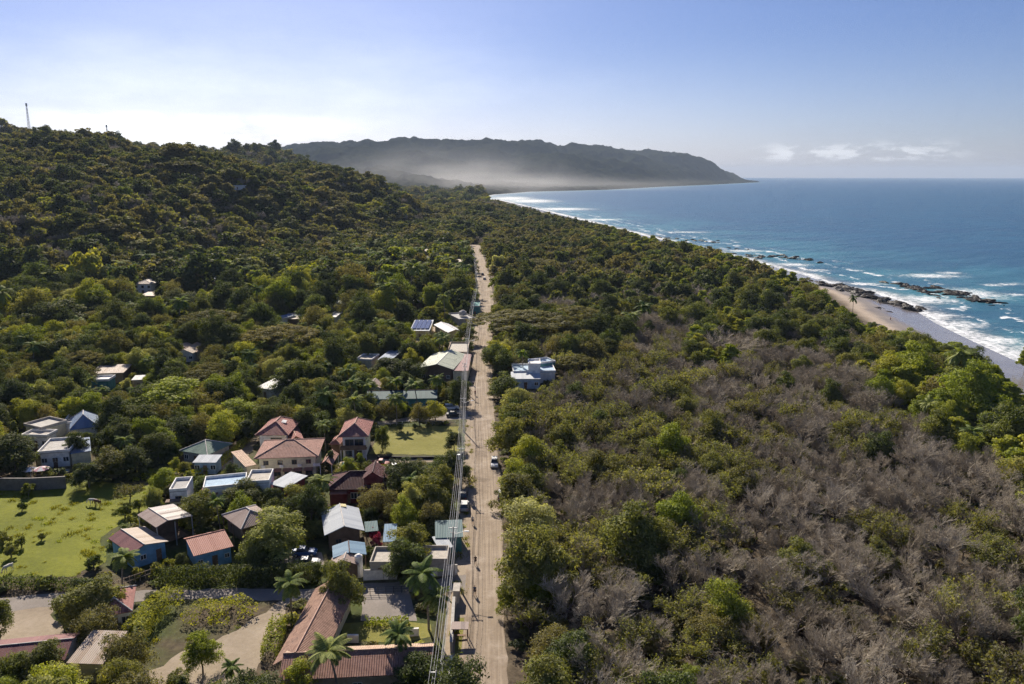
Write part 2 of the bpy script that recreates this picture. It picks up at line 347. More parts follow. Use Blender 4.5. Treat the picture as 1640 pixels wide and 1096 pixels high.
M['tyre'] = plain('tyre_rubber', (.02, .02, .02), .9); M['rim'] = plain('rim_metal', (.5, .5, .5), .35, metal=.7); M['lamp_white'] = plain('lamp_lens', (.8, .8, .78), .2); M['lamp_red'] = plain('lamp_red', (.4, .02, .02), .3)
M['pole'] = plain('pole_concrete', (.36, .34, .31), .85); M['cable'] = plain('cable_sheath', (.42, .42, .43), .5); M['steel'] = plain('galvanised_steel', (.4, .41, .42), .5, metal=.4)
M['skin'] = plain('skin', (.38, .22, .15), .6); M['hair'] = plain('hair', (.02, .015, .012), .8)
M['cloth_blue'] = plain('cloth_blue', (.06, .09, .16), .9); M['cloth_dark'] = plain('cloth_dark', (.03, .03, .035), .9); M['cloth_red'] = plain('cloth_red', (.35, .06, .05), .9); M['cloth_white'] = plain('cloth_white', (.7, .68, .65), .9)
M['horse_white'] = plain('horse_white', (.66, .62, .55), .8); M['horse_brown'] = plain('horse_brown', (.16, .09, .05), .8); M['parasol'] = plain('parasol_cloth', (.75, .42, .45), .9)

def m_ground():
    m, n, l = mat('ground_soil'); b = n['Principled BSDF']; b.inputs['Roughness'].default_value = .95; b.inputs['Specular IOR Level'].default_value = .15
    t = n.new('ShaderNodeTexCoord'); v = t.outputs['Object']
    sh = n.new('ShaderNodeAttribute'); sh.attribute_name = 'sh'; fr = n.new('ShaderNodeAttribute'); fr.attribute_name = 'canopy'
    n1 = noise(n, l, .05, 6, v, .6); n2 = noise(n, l, .8, 6, v, .7); n3 = noise(n, l, .012, 8, v, .72)
    soil = mixn(n, l, mapr(n, l, n2, .3, .7), (.055, .042, .028), (.13, .10, .065))
    grass = mixn(n, l, mapr(n, l, n2, .3, .7), (.040, .060, .014), (.085, .10, .028))
    lt = n.new('ShaderNodeAttribute'); lt.attribute_name = 'litter'
    base = mixn(n, l, mapr(n, l, n1, .40, .58), soil, grass)
    base = mixn(n, l, lt.outputs['Fac'], base, mixn(n, l, mapr(n, l, n2, .3, .7), (.050, .038, .026), (.14, .11, .075)))
    can = mixn(n, l, mapr(n, l, n3, .35, .65), (.007, .012, .008), (.026, .031, .016))  # far canopy darkened: shade between crowns is put into the colour
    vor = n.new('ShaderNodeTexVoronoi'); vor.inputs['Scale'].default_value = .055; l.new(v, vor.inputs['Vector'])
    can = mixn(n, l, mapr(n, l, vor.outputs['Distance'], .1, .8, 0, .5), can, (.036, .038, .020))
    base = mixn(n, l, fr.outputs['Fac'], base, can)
    sandn = mixn(n, l, mapr(n, l, n2, .3, .7), (.36, .29, .225), (.46, .38, .30))
    wet = mixn(n, l, mapr(n, l, n1, .35, .65), (.185, .165, .16), (.235, .21, .195))
    sdist = mathn(n, l, 'ADD', sh.outputs['Fac'], mathn(n, l, 'MULTIPLY', n1, 9.0))
    sand = mixn(n, l, mapr(n, l, sdist, 29, 36), wet, sandn)
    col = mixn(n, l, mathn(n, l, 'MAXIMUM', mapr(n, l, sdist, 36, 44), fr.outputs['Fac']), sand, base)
    l.new(col, b.inputs['Base Color']); l.new(mapr(n, l, sdist, 20, 30, .2, .95), b.inputs['Roughness'])
    l.new(mathn(n, l, 'MULTIPLY', mapr(n, l, sdist, 20, 30, .5, .12), mapr(n, l, fr.outputs['Fac'], 0, .5, 1, 0)), b.inputs['Specular IOR Level'])
    bump(n, l, n2, .1, .3, b); return m
def m_flat(name, cols, s1=.12, s2=1.6, rough=.95, bmp=.15, tracks=None):
    m, n, l = mat(name); b = n['Principled BSDF']; b.inputs['Roughness'].default_value = rough; b.inputs['Specular IOR Level'].default_value = .15
    t = n.new('ShaderNodeTexCoord'); v = t.outputs['Object']
    n1 = noise(n, l, s1, 7, v, .65); n2 = noise(n, l, s2, 6, v, .7)
    f = mathn(n, l, 'ADD', mathn(n, l, 'MULTIPLY', n1, .6), mathn(n, l, 'MULTIPLY', n2, .4))
    r = ramp(n, cols); l.new(f, r.inputs[0]); c = r.outputs[0]
    if tracks:
        at = n.new('ShaderNodeAttribute'); at.attribute_name = 'across'; al = n.new('ShaderNodeAttribute'); al.attribute_name = 'along'
        cb = n.new('ShaderNodeCombineXYZ'); l.new(mathn(n, l, 'MULTIPLY', at.outputs['Fac'], tracks), cb.inputs[0]); l.new(mathn(n, l, 'MULTIPLY', al.outputs['Fac'], .035), cb.inputs[1])
        n3 = noise(n, l, 1.0, 5, cb.outputs[0], .6)
        c = mixn(n, l, mapr(n, l, n3, .42, .66, 0, .38), c, tuple(x * .66 for x in cols[1][1]))
        c = mixn(n, l, mapr(n, l, n3, .52, .30, 0, .45), c, tuple(min(1, x * 1.3) for x in cols[-1][1]))
        n5 = noise(n, l, .11, 7, v, .75); c = mixn(n, l, mapr(n, l, n5, .50, .66, 0, .55), c, (.46, .39, .32)); c = mixn(n, l, mapr(n, l, n5, .44, .32, 0, .6), c, (.15, .115, .085))
        n2 = mathn(n, l, 'ADD', n2, n3)
    l.new(c, b.inputs['Base Color']); bump(n, l, n2, bmp, .25, b); return m
M['ground'] = m_ground()
M['road'] = m_flat('road_dirt', [(.25, (.20, .155, .11)), (.5, (.28, .222, .165)), (.75, (.37, .305, .235))], .25, 2.2, tracks=2.6)
M['gravel'] = m_flat('gravel_grey', [(.3, (.17, .15, .13)), (.5, (.25, .22, .195)), (.7, (.35, .31, .28))], .2, 3.5)
M['dirt'] = m_flat('dirt_yard', [(.3, (.21, .165, .12)), (.5, (.30, .245, .18)), (.7, (.40, .33, .26))], .15, 1.5)
M['field'] = m_flat('field_grass', [(.28, (.075, .085, .012)), (.42, (.125, .14, .016)), (.58, (.19, .20, .022)), (.75, (.27, .25, .045))], .09, 1.1, bmp=.5)
M['lawn'] = m_flat('lawn_grass', [(.3, (.13, .12, .03)), (.5, (.20, .19, .045)), (.7, (.28, .25, .09))], .12, 1.4, bmp=.4)
M['rock'] = m_flat('reef_rock', [(.3, (.018, .016, .015)), (.5, (.04, .036, .033)), (.75, (.085, .075, .065))], .3, 2.0, rough=.6, bmp=.8)

def m_sea():
    m, n, l = mat('sea_water'); b = n['Principled BSDF']
    t = n.new('ShaderNodeTexCoord'); v = t.outputs['Object']
    sh = n.new('ShaderNodeAttribute'); sh.attribute_name = 'sh'; fo = n.new('ShaderNodeAttribute'); fo.attribute_name = 'foam'
    off = mathn(n, l, 'MULTIPLY', sh.outputs['Fac'], -1.0)
    n1 = noise(n, l, .012, 5, v); n2 = noise(n, l, .09, 6, v, .65); n3 = noise(n, l, .55, 6, v, .7)
    c = mixn(n, l, mapr(n, l, off, 10, 260), (.045, .19, .225), (.010, .085, .155))
    c = mixn(n, l, mapr(n, l, n1, .40, .62, 0, .6), c, (.006, .05, .115))
    mp = n.new('ShaderNodeMapping'); mp.inputs['Scale'].default_value = (.25, 1, 1); mp.inputs['Rotation'].default_value = (0, 0, -.35); l.new(v, mp.inputs[0])
    w0 = noise(n, l, .02, 6, mp.outputs[0], .6); c = mixn(n, l, mapr(n, l, w0, .42, .6, 0, .5), c, (.008, .07, .125))
    c = mixn(n, l, mapr(n, l, off, 26, -2, 0, .75), c, (.17, .16, .155))
    # surf : bands of foam that follow the shore
    wo_ = mathn(n, l, 'ADD', off, mathn(n, l, 'MULTIPLY', mathn(n, l, 'SUBTRACT', n2, .5), 46.0))
    wo_ = mathn(n, l, 'ADD', wo_, mathn(n, l, 'MULTIPLY', mathn(n, l, 'SUBTRACT', n1, .5), 60.0))
    bands = mathn(n, l, 'SINE', mathn(n, l, 'MULTIPLY', wo_, 2 * pi / 24.0))
    line = mathn(n, l, 'MULTIPLY', mapr(n, l, bands, .35, .95), mapr(n, l, off, 110, 50))
    line = mathn(n, l, 'MULTIPLY', line, mapr(n, l, n2, .44, .60))
    wash = mathn(n, l, 'MULTIPLY', mapr(n, l, off, 30, 4), mapr(n, l, wo_, 28, 6))
    edge = mapr(n, l, mathn(n, l, 'ABSOLUTE', mathn(n, l, 'SUBTRACT', off, mathn(n, l, 'MULTIPLY', n2, 8.0))), 2.2, .4)
    f = mathn(n, l, 'MAXIMUM', mathn(n, l, 'MAXIMUM', line, mathn(n, l, 'MULTIPLY', wash, .85)), edge)
    f = mathn(n, l, 'MAXIMUM', f, fo.outputs['Fac'])
    n4 = noise(n, l, .22, 8, v, .75)
    lace = mapr(n, l, mathn(n, l, 'ADD', mathn(n, l, 'ADD', mathn(n, l, 'MULTIPLY', n3, .45), mathn(n, l, 'MULTIPLY', n4, .75)), mathn(n, l, 'MULTIPLY', f, .32)), .70, .98)
    f = mathn(n, l, 'MULTIPLY', f, lace)
    f = mathn(n, l, 'MINIMUM', mathn(n, l, 'MULTIPLY', f, 1.15), 1.0)
    l.new(mixn(n, l, f, c, (.72, .74, .76)), b.inputs['Base Color'])
    l.new(mapr(n, l, f, 0, .5, .33, .8), b.inputs['Roughness']); b.inputs['IOR'].default_value = 1.33; b.inputs['Specular IOR Level'].default_value = .5
    wv = n.new('ShaderNodeTexWave'); wv.inputs['Scale'].default_value = .012; wv.inputs['Distortion'].default_value = 5; wv.inputs['Detail'].default_value = 4; wv.inputs['Detail Scale'].default_value = 1.4
    mp2 = n.new('ShaderNodeMapping'); mp2.inputs['Rotation'].default_value = (0, 0, .9); l.new(v, mp2.inputs[0]); l.new(mp2.outputs[0], wv.inputs['Vector'])
    hgt = mathn(n, l, 'ADD', mathn(n, l, 'MULTIPLY', n3, .35), mathn(n, l, 'ADD', mathn(n, l, 'MULTIPLY', n2, 2.2), mathn(n, l, 'MULTIPLY', wv.outputs['Fac'], .7)))
    bump(n, l, hgt, .6, .9, b); return m
M['sea'] = m_sea()

# ------------------------------------------------------------------ terrain, sea
def polar(a0, a1, na, r0, r1, nr):
    A = np.radians(np.linspace(a0, a1, na)); R = np.geomspace(r0, r1, nr)
    AA, RR = np.meshgrid(A, R); x = RR * np.sin(AA); y = RR * np.cos(AA) - 20
    i = np.arange(nr - 1)[:, None] * na + np.arange(na - 1)[None]
    FC = np.stack([i, i + 1, i + 1 + na, i + na], -1).reshape(-1, 4)
    return x.ravel(), y.ravel(), FC
def join(a, b): return np.concatenate([a[0], b[0]]), np.concatenate([a[1], b[1]]), np.concatenate([a[2], b[2] + len(a[0])])
gx, gy, gf = join(polar(-52, 48, 900, 45, 2600, 430), polar(-52, 48, 900, 2600, 11500, 560))
gzv = height(gx, gy)
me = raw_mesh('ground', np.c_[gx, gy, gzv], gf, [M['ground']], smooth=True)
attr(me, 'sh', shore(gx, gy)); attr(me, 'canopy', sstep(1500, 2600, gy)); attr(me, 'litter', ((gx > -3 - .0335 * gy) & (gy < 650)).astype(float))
tag(link('ground', me), kind='structure')
# sea
sx, sy, sf = polar(-75, 75, 420, 30, 32000, 420)
foam_px = [(1500, 505, 50, 8), (1540, 520, 60, 9), (1600, 545, 60, 10), (1580, 560, 60, 9), (1630, 590, 50, 8), (1660, 560, 50, 12), (1490, 442, 75, 5), (1560, 470, 60, 12), (1440, 500, 60, 16), (1480, 480, 70, 10), (1560, 545, 90, 16), (1610, 575, 60, 14), (1270, 424, 45, 4), (1190, 402, 50, 3), (1080, 392, 40, 3), (1330, 452, 40, 3), (1620, 455, 30, 3),
           (1590, 457, 35, 2), (1100, 372, 60, 1.5), (960, 352, 50, 2), (900, 335, 70, 3), (850, 322, 60, 4), (820, 318, 50, 4), (1520, 437, 40, 2), (1390, 455, 50, 3), (1300, 433, 40, 3), (1630, 472, 25, 3)]
fo = np.zeros(len(sx)); spx, spy, sdp = proj(sx, sy, np.full(len(sx), SEA))
for a, b, ra, rb in foam_px:
    c0 = G(a, b, SEA); cx1 = G(a + ra, b, SEA); cy1 = G(a, b - rb, SEA); rx = abs(cx1[0] - c0[0]); ry = abs(cy1[1] - c0[1])
    fo = np.maximum(fo, np.exp(-(((sx - c0[0]) / rx) ** 2 + ((sy - c0[1]) / ry) ** 2) * 1.1))
ss = shore(sx, sy)
keep = (ss[sf].min(1) < 12)
me = raw_mesh('sea', np.c_[sx, sy, np.full(len(sx), SEA)], sf[keep], [M['sea']], smooth=True)
attr(me, 'sh', ss); attr(me, 'foam', fo * .95)
tag(link('sea', me), kind='structure')
#PART2
# ------------------------------------------------------------------ geometry builders
def quads_to_mesh_arrays(p, a, b):
    """p,a,b (n,3): diamond-shaped leaves"""
    n = len(p); V = np.stack([p - a, p + b * .8 + a * .15, p + a, p - b * .8 + a * .15], 1).reshape(-1, 3)
    return V, np.arange(n * 4).reshape(n, 4)
def rand_unit(n, rng):
    v = rng.normal(size=(n, 3)); return v / np.linalg.norm(v, axis=1, keepdims=True)
def leaves(pts, nrm, size, rng, spread=.8, aspect=.6):
    n = len(pts); nn = nrm + spread * rand_unit(n, rng); nn /= np.linalg.norm(nn, axis=1, keepdims=True)
    t = np.cross(nn, rand_unit(n, rng)); t /= np.linalg.norm(t, axis=1, keepdims=True) + 1e-9
    b = np.cross(nn, t); s = size * rng.uniform(.6, 1.35, (n, 1))
    return quads_to_mesh_arrays(pts, t * s, b * s * aspect)
def tubes(S, E, r0, r1, k=3):
    S = np.asarray(S, float); E = np.asarray(E, float); n = len(S); d = E - S; d /= np.linalg.norm(d, axis=1, keepdims=True) + 1e-9
    ref = np.where(np.abs(d[:, 2:3]) < .9, np.array([[0, 0, 1.]]), np.array([[1., 0, 0]])); u = np.cross(d, ref); u /= np.linalg.norm(u, axis=1, keepdims=True); w = np.cross(d, u)
    an = np.arange(k) * 2 * pi / k; ring = u[:, None] * np.cos(an)[None, :, None] + w[:, None] * np.sin(an)[None, :, None]
    A = S[:, None] + ring * np.asarray(r0, float).reshape(-1, 1, 1); B = E[:, None] + ring * np.asarray(r1, float).reshape(-1, 1, 1)
    V = np.concatenate([A, B], 1).reshape(-1, 3); j = np.arange(k)
    f = np.stack([j, (j + 1) % k, (j + 1) % k + k, j + k], -1)
    FC = (np.arange(n)[:, None, None] * 2 * k + f[None]).reshape(-1, 4)
    return V, FC
def branch(rng, H, R, levels, kids, up=.5, trunk_r=.22, spread=.7, split=.28, droop=0.0, lenf=.72):
    """vectorised branching skeleton; returns list per level of (S,E,r0,r1)"""
    out = []; base = np.array([[0, 0, 0.]]); tip = np.array([[rng.uniform(-.3, .3), rng.uniform(-.3, .3), H * split]])
    out.append((base, tip, [trunk_r], [trunk_r * .75]))
    S = np.repeat(tip, kids[0], 0); n = kids[0]; az = np.arange(n) * 2 * pi / n + rng.uniform(-.4, .4, n) + rng.uniform(0, 6)
    el = rng.uniform(up * .55, up * 1.5, n); D = np.stack([np.cos(az) * np.cos(el), np.sin(az) * np.cos(el), np.sin(el)], 1)
    ln = np.full(n, H * .36) * rng.uniform(.8, 1.2, n); r = np.full(n, trunk_r * .55)
    for lv in range(1, levels + 1):
        mid = S + D * ln[:, None] * .5; D2 = D + rng.normal(size=D.shape) * .22; D2[:, 2] += .10 - droop; D2 /= np.linalg.norm(D2, axis=1, keepdims=True)
        E = mid + D2 * ln[:, None] * .5
        out.append((np.concatenate([S, mid]), np.concatenate([mid, E]), np.concatenate([r, r * .8]), np.concatenate([r * .8, r * .6])))
        if lv == levels: break
        k = kids[lv]; idx = np.repeat(np.arange(len(S)), k); fr = np.tile(np.linspace(.35, 1.0, k), len(S))[:, None]
        base_ = np.where(fr < .5, S[idx] + (mid - S)[idx] * fr * 2, mid[idx] + (E - mid)[idx] * (fr * 2 - 1))
        Dn = D2[idx] + rand_unit(len(idx), rng) * spread; Dn[:, 2] += .18 - droop; Dn /= np.linalg.norm(Dn, axis=1, keepdims=True)
        S = base_; D = Dn; ln = ln[idx] * lenf * rng.uniform(.7, 1.2, len(idx)); r = r[idx] * .52
    # squash to a dome
    return out
def fit(skel, H, R):
    tips = skel[-1][1]; z = tips[:, 2].max(); rr = np.percentile(np.hypot(tips[:, 0], tips[:, 1]), 96)
    sc = np.array([R / rr, R / rr, H / z]); return [(S * sc, E * sc, np.asarray(a), np.asarray(b)) for S, E, a, b in skel]
def dome(skel, H, R, zc):
    """pull stray tips on to the crown dome"""
    res = []
    for S, E, a, b in skel:
        def f(Pt):
            d = np.sqrt((Pt[:, 0] / R) ** 2 + (Pt[:, 1] / R) ** 2 + (np.maximum(Pt[:, 2] - zc, 0) / (H - zc)) ** 2); k = np.where(d > 1, 1 / d ** .85, 1)[:, None]
            Q = Pt.copy(); Q[:, :2] *= k; Q[:, 2:] = np.where(Pt[:, 2:] > zc, zc + (Pt[:, 2:] - zc) * k, Pt[:, 2:]); return Q
        res.append((f(S), f(E), a, b))
    return res
class Arr:
    def __init__(s): s.V = []; s.F = []; s.m = []; s.t = []; s.n = 0
    def add(s, VF, m=0, tint=None, rng=RNG):
        V, FC = VF; s.V.append(V); s.F.append(FC + s.n); s.n += len(V); s.m.append(np.full(len(FC), m))
        per = len(V) // max(1, len(FC)) if tint is None else None
        if tint is None:
            t = np.repeat(rng.uniform(0, 1, (len(V) + 3) // 4), 4)[:len(V)]
        else: t = tint
        s.t.append(t); return s
    def mesh(s, name, mats): return raw_mesh(name, np.concatenate(s.V), np.concatenate(s.F), mats, np.concatenate(s.m), np.concatenate(s.t))

def lobes_crown(rng, H, R, kind, nl, nleaf, size):
    """leaf points on clumpy lobes; returns pts, normals, tint"""
    lob = []
    if kind == 'round':
        ax_, ay_ = rng.uniform(.78, 1.2, 2)
        for i in range(nl):
            d = rand_unit(1, rng)[0]; d[0] *= ax_; d[1] *= ay_; d[2] = abs(d[2]) * 1.45 - .62; q = rng.uniform(.45, .78)
            r = R * rng.uniform(.15, .36) ; q *= rng.choice([.8, 1.05, 1.15, 1.42]); lob.append((np.array([d[0] * R * q, d[1] * R * q, H * .52 + d[2] * H * .46 * q / .7]), np.array([r, r, r * rng.uniform(.65, .95)])))
        lob.append((np.array([0, 0, H * .55]), np.array([R * .6, R * .6, H * .30])))
    elif kind == 'tier':
        for lv in range(5):
            z = H * (.42 + .125 * lv); rr = R * (1.0 - .17 * lv)
            for i in range(max(3, nl // 5)):
                a = rng.uniform(0, 2 * pi); q = rng.uniform(.2, .85) * rr; r = R * rng.uniform(.11, .25)
                lob.append((np.array([cos(a) * q, sin(a) * q, z + rng.uniform(-.08, .08) * H]), np.array([r, r, r * .38])))
    elif kind == 'umbrella':
        for i in range(nl):
            a = rng.uniform(0, 2 * pi); q = sqrt(rng.uniform(0, 1)) * R * .86; r = R * rng.uniform(.07, .15)
            z = H * (.93 - .30 * (q / R) ** 2) - r * .3 + rng.uniform(-.09, .03) * H
            lob.append((np.array([cos(a) * q, sin(a) * q, z]), np.array([r, r, r * .42])))
    elif kind == 'column':
        for i in range(nl):
            z = rng.uniform(.18, .92); a = rng.uniform(0, 2 * pi); q = R * (1.1 - z) * rng.uniform(.2, .8); r = R * rng.uniform(.3, .45) * (1.15 - z * .6)
            lob.append((np.array([cos(a) * q, sin(a) * q, z * H]), np.array([r, r, r * 1.2])))
    C0 = np.array([c for c, _ in lob]); R0 = np.array([r for _, r in lob]); wgt = (R0[:, 0] ** 2); wgt /= wgt.sum()
    n = int(nleaf * 1.7); k = rng.choice(len(lob), n, p=wgt); d = rand_unit(n, rng); d[:, 2] = np.where(rng.uniform(size=n) < .6, np.abs(d[:, 2]), d[:, 2])
    rad = rng.uniform(.55, 1.12, n) ** .8; pts = C0[k] + d * R0[k] * rad[:, None] * (1 + .16 * rng.normal(size=(n, 1)))
    ins = np.full(n, 9.0)
    for c, r in lob[::1]:
        q = (((pts - c) / r) ** 2).sum(1); ins = np.minimum(ins, q)
    keepm = (ins > .38) | (rng.uniform(size=n) < .22); pts = pts[keepm][:nleaf]; d = d[keepm][:nleaf]; k = k[keepm][:nleaf]
    lt = rng.uniform(0, 1, len(lob)); tint = np.clip(lt[k] * .5 + rng.uniform(0, .5, len(k)), 0, 1)
    nn = d + np.array([0, 0, .35]); return pts, nn, np.repeat(tint, 4), lob
def make_leafy(seed, H, R, kind, nl, nleaf, size, leafkey, spread=.8):
    rng = np.random.default_rng(seed); pts, nn, tint, lob = lobes_crown(rng, H, R, kind, nl, nleaf, size)
    cr = Arr(); cr.add(leaves(pts, nn, size, rng, spread), 0, tint)
    tr = Arr(); zt = H * (.35 if kind != 'umbrella' else .3); r = max(.14, H * .022)
    nseg = 3; xs = np.array([[0, 0, -.3], [rng.uniform(-.1, .1), rng.uniform(-.1, .1), zt * .5], [rng.uniform(-.25, .25), rng.uniform(-.25, .25), zt]])
    tr.add(tubes(xs[:-1], xs[1:], [r * 1.3, r], [r, r * .8], 6))
    sel = rng.choice(len(lob), min(len(lob), 11), replace=False); E = np.array([lob[i][0] for i in sel]); S = np.repeat(xs[-1:], len(E), 0)
    mid = S * .45 + E * .55; mid[:, 2] += (.05 if kind != 'umbrella' else -.08) * H; tr.add(tubes(S, mid, np.full(len(E), r * .5), np.full(len(E), r * .3), 4)); tr.add(tubes(mid, E, np.full(len(E), r * .3), np.full(len(E), r * .1), 4))
    return cr, tr, [M[leafkey]], [M['bark']]
def make_bare(seed, H, R, dens=1.0, leafn=0, leafsize=.22, leafkey='leaf_olive', thick=1.0):
    rng = np.random.default_rng(seed); k5 = 5 if dens >= 1 else 4
    sk_ = branch(rng, H, R, 5, [5, 4, 4, k5, k5], up=.75, trunk_r=.20 * thick, spread=.62)
    sk_ = dome(fit(sk_, H, R * 1.02), H, R, H * .45)
    cr = Arr(); tr = Arr()
    for i, (S, E, a, b) in enumerate(sk_):
        a = np.maximum(a, .017 * thick); b = np.maximum(b, .011 * thick)
        if i <= 1: tr.add(tubes(S, E, a, b, 5))
        else: cr.add(tubes(S, E, a, b, 3), 0)
    if leafn:
        S, E, a, b = sk_[-1]; lobt = rng.uniform(0, 1, 9); c9 = rand_unit(9, rng) * R * .7 + np.array([0, 0, H * .65])
        near = ((E[:, None] - c9[None]) ** 2).sum(-1).argmin(1); pr = (lobt[near] > .35) * 1.0 + .15; pr /= pr.sum()
        idx = rng.choice(len(E), leafn, p=pr); p = E[idx] + rng.normal(size=(leafn, 3)) * .28
        cr.add(leaves(p, rand_unit(leafn, rng) + np.array([0, 0, .7]), leafsize, rng), 1, np.repeat(np.clip(lobt[near[idx]] * .5 + rng.uniform(0, .5, leafn), 0, 1), 4))
    return cr, tr, [M['twig'], M[leafkey]] if leafn else [M['twig']], [M['bark']]
def make_palm(seed, H, L, nf=26, leafkey='frond'):
    rng = np.random.default_rng(seed); tr = Arr(); lean = rng.uniform(-.12, .12, 2) * H
    z = np.linspace(0, 1, 9); pts = np.stack([lean[0] * z ** 2, lean[1] * z ** 2, z * H], 1); pts[0, 2] = -.3; rr = .19 - .07 * z
    tr.add(tubes(pts[:-1], pts[1:], rr[:-1], rr[1:], 7)); top = pts[-1]; cr = Arr()
    cr.add(tubes([top - [0, 0, .5]], [top + [0, 0, .35]], [.17], [.1], 6), 0)
    for i in range(nf):
        az = i * 2.4 + rng.uniform(-.2, .2); el = rng.uniform(-.35, 1.25); ns = 10; ln = L * rng.uniform(.85, 1.1)
        s = np.linspace(0, 1, ns + 1); th = el - s * rng.uniform(1.0, 1.5) - .1; step = ln / ns
        dh = np.cumsum(np.r_[0, np.cos(th[:-1]) * step]); dz = np.cumsum(np.r_[0, np.sin(th[:-1]) * step])
        Rr = top + np.stack([dh * cos(az), dh * sin(az), dz + .1], 1); cr.add(tubes(Rr[:-1], Rr[1:], .035 * (1 - s[:-1] * .7), .035 * (1 - s[1:] * .7), 3), 0)
        side = np.array([-sin(az), cos(az), 0]); q = np.linspace(.12, .98, 26); px = np.interp(q, s, Rr[:, 0]); py = np.interp(q, s, Rr[:, 1]); pz = np.interp(q, s, Rr[:, 2]); Q = np.stack([px, py, pz], 1)
        t = np.gradient(Q, axis=0); t /= np.linalg.norm(t, axis=1, keepdims=True); wid = L * .23 * np.sin(pi * (q * .82 + .14)) ** .6
        for sg in (-1, 1):
            d = side * sg + t * .55 + np.array([0, 0, -.45]); d /= np.linalg.norm(d, axis=1, keepdims=True); tip = Q + d * wid[:, None]; w = t * .085 * L / 3
            V = np.stack([Q - w, Q + w, tip + w * .2, tip - w * .2], 1).reshape(-1, 3); cr.add((V, np.arange(len(V)).reshape(-1, 4)), 0)
    return cr, tr, [M[leafkey]], [M['palm_bark']]

KINDS = {}
def reg(kind, H, R, cat, name, builders, lows):
    hi = []
    for i, f in enumerate(builders):
        cr, tr, cm, tm = f(); hi.append((cr.mesh(name + '_crown', cm), tr.mesh(name + '_trunk', tm), cr, tr, cm, tm))
    lo = []
    for f in lows:
        cr, tr, cm, tm = f(); a = Arr(); a.V = cr.V + tr.V; a.F = cr.F + [q + cr.n for q in tr.F]; a.m = cr.m + [q + len(cm) for q in tr.m]; a.t = cr.t + tr.t
        lo.append((a.mesh(name + '_far', cm + tm), cr.mesh(name + '_far_crown', cm), tr.mesh(name + '_far_trunk', tm)))
    KINDS[kind] = dict(H=H, R=R, cat=cat, name=name, hi=hi, lo=lo)
L = make_leafy
reg('green', 9.5, 4.8, 'tree', 'broadleaf_tree', [lambda s=s: L(s, 9.5, 4.8, 'round', 44, 11000, .21, 'leaf_green') for s in range(5)], [lambda s=s: L(s, 9.5, 4.8, 'round', 32, 1500, .62, 'leaf_green') for s in range(20, 24)])
reg('dark', 10.5, 5.2, 'tree', 'evergreen_tree', [lambda s=s: L(s, 10.5, 5.2, 'round', 52, 12000, .21, 'leaf_dark') for s in range(30, 34)], [lambda s=s: L(s, 10.5, 5.2, 'round', 36, 1500, .65, 'leaf_dark') for s in range(40, 43)])
reg('lime', 8.5, 4.6, 'tree', 'leafy_tree', [lambda s=s: L(s, 8.5, 4.6, 'round', 48, 10000, .22, 'leaf_lime', 1.0) for s in range(50, 53)], [lambda s=s: L(s, 8.5, 4.6, 'round', 32, 1500, .6, 'leaf_lime') for s in range(55, 57)])
reg('dusty', 9.0, 5.0, 'tree', 'spreading_tree', [lambda s=s: L(s, 9, 5, 'round', 60, 9000, .19, 'leaf_dusty', 1.1) for s in range(60, 64)], [lambda s=s: L(s, 9, 5, 'round', 36, 1500, .6, 'leaf_dusty') for s in range(66, 69)])
reg('almond', 8.0, 4.4, 'tree', 'almond_tree', [lambda s=s: L(s, 8, 4.4, 'tier', 90, 9500, .24, 'leaf_lime', .9) for s in range(70, 74)], [lambda s=s: L(s, 8, 4.4, 'tier', 60, 1500, .55, 'leaf_lime', .8) for s in range(76, 79)])
reg('umbrella', 12.0, 9.5, 'tree', 'umbrella_tree', [lambda s=s: L(s, 12, 9.5, 'umbrella', 130, 15000, .24, 'leaf_dusty', .5) for s in range(80, 83)], [lambda s=s: L(s, 12, 9.5, 'umbrella', 60, 2200, .7, 'leaf_dusty', .5) for s in range(86, 88)])
reg('bare', 7.5, 4.6, 'tree', 'leafless_tree', [lambda s=s: make_bare(s, 7.5, 4.6, 1.0, 0) for s in range(90, 96)], [lambda s=s: make_bare(s, 7.5, 4.6, .5, 0, thick=2.6) for s in range(97, 99)])
reg('olive', 7.2, 4.4, 'tree', 'sparse_tree', [lambda s=s: make_bare(s, 7.2, 4.4, .5, 2600, .19) for s in range(100, 106)], [lambda s=s: make_bare(s, 7.2, 4.4, .5, 700, .5, thick=2.2) for s in range(107, 110)])
reg('palm', 9.0, 3.6, 'palm tree', 'palm_tree', [lambda s=s: make_palm(s, 9, 3.6) for s in range(110, 114)], [lambda s=s: make_palm(s, 9, 3.6, 12) for s in range(115, 116)])
reg('shrub', 2.4, 1.8, 'shrub', 'shrub', [lambda s=s: L(s, 2.4, 1.8, 'round', 12, 1500, .17, 'leaf_green', 1.0) for s in range(120, 124)], [lambda s=s: L(s, 2.4, 1.8, 'round', 10, 350, .34, 'leaf_green') for s in range(125, 127)])
reg('column', 8.0, 1.8, 'tree', 'tall_slim_tree', [lambda s=s: L(s, 8, 1.8, 'column', 20, 5000, .2, 'leaf_green') for s in range(130, 132)], [lambda s=s: L(s, 8, 1.8, 'column', 12, 700, .5, 'leaf_green') for s in range(133, 134)])
def recolour(kind, new, leafkey, **kw):
    k = KINDS[kind]; d = dict(k); d.update(kw); swap = lambda me: (lambda c: ([c.materials.__setitem__(i, M[leafkey]) for i, m_ in enumerate(c.materials) if m_.name.startswith('leaf') or m_.name == 'frond'], c)[1])(me.copy())
    d['hi'] = [(swap(h[0]),) + tuple(h[1:]) for h in k['hi']]; d['lo'] = [tuple(swap(x) for x in h) for h in k['lo']]; KINDS[new] = d
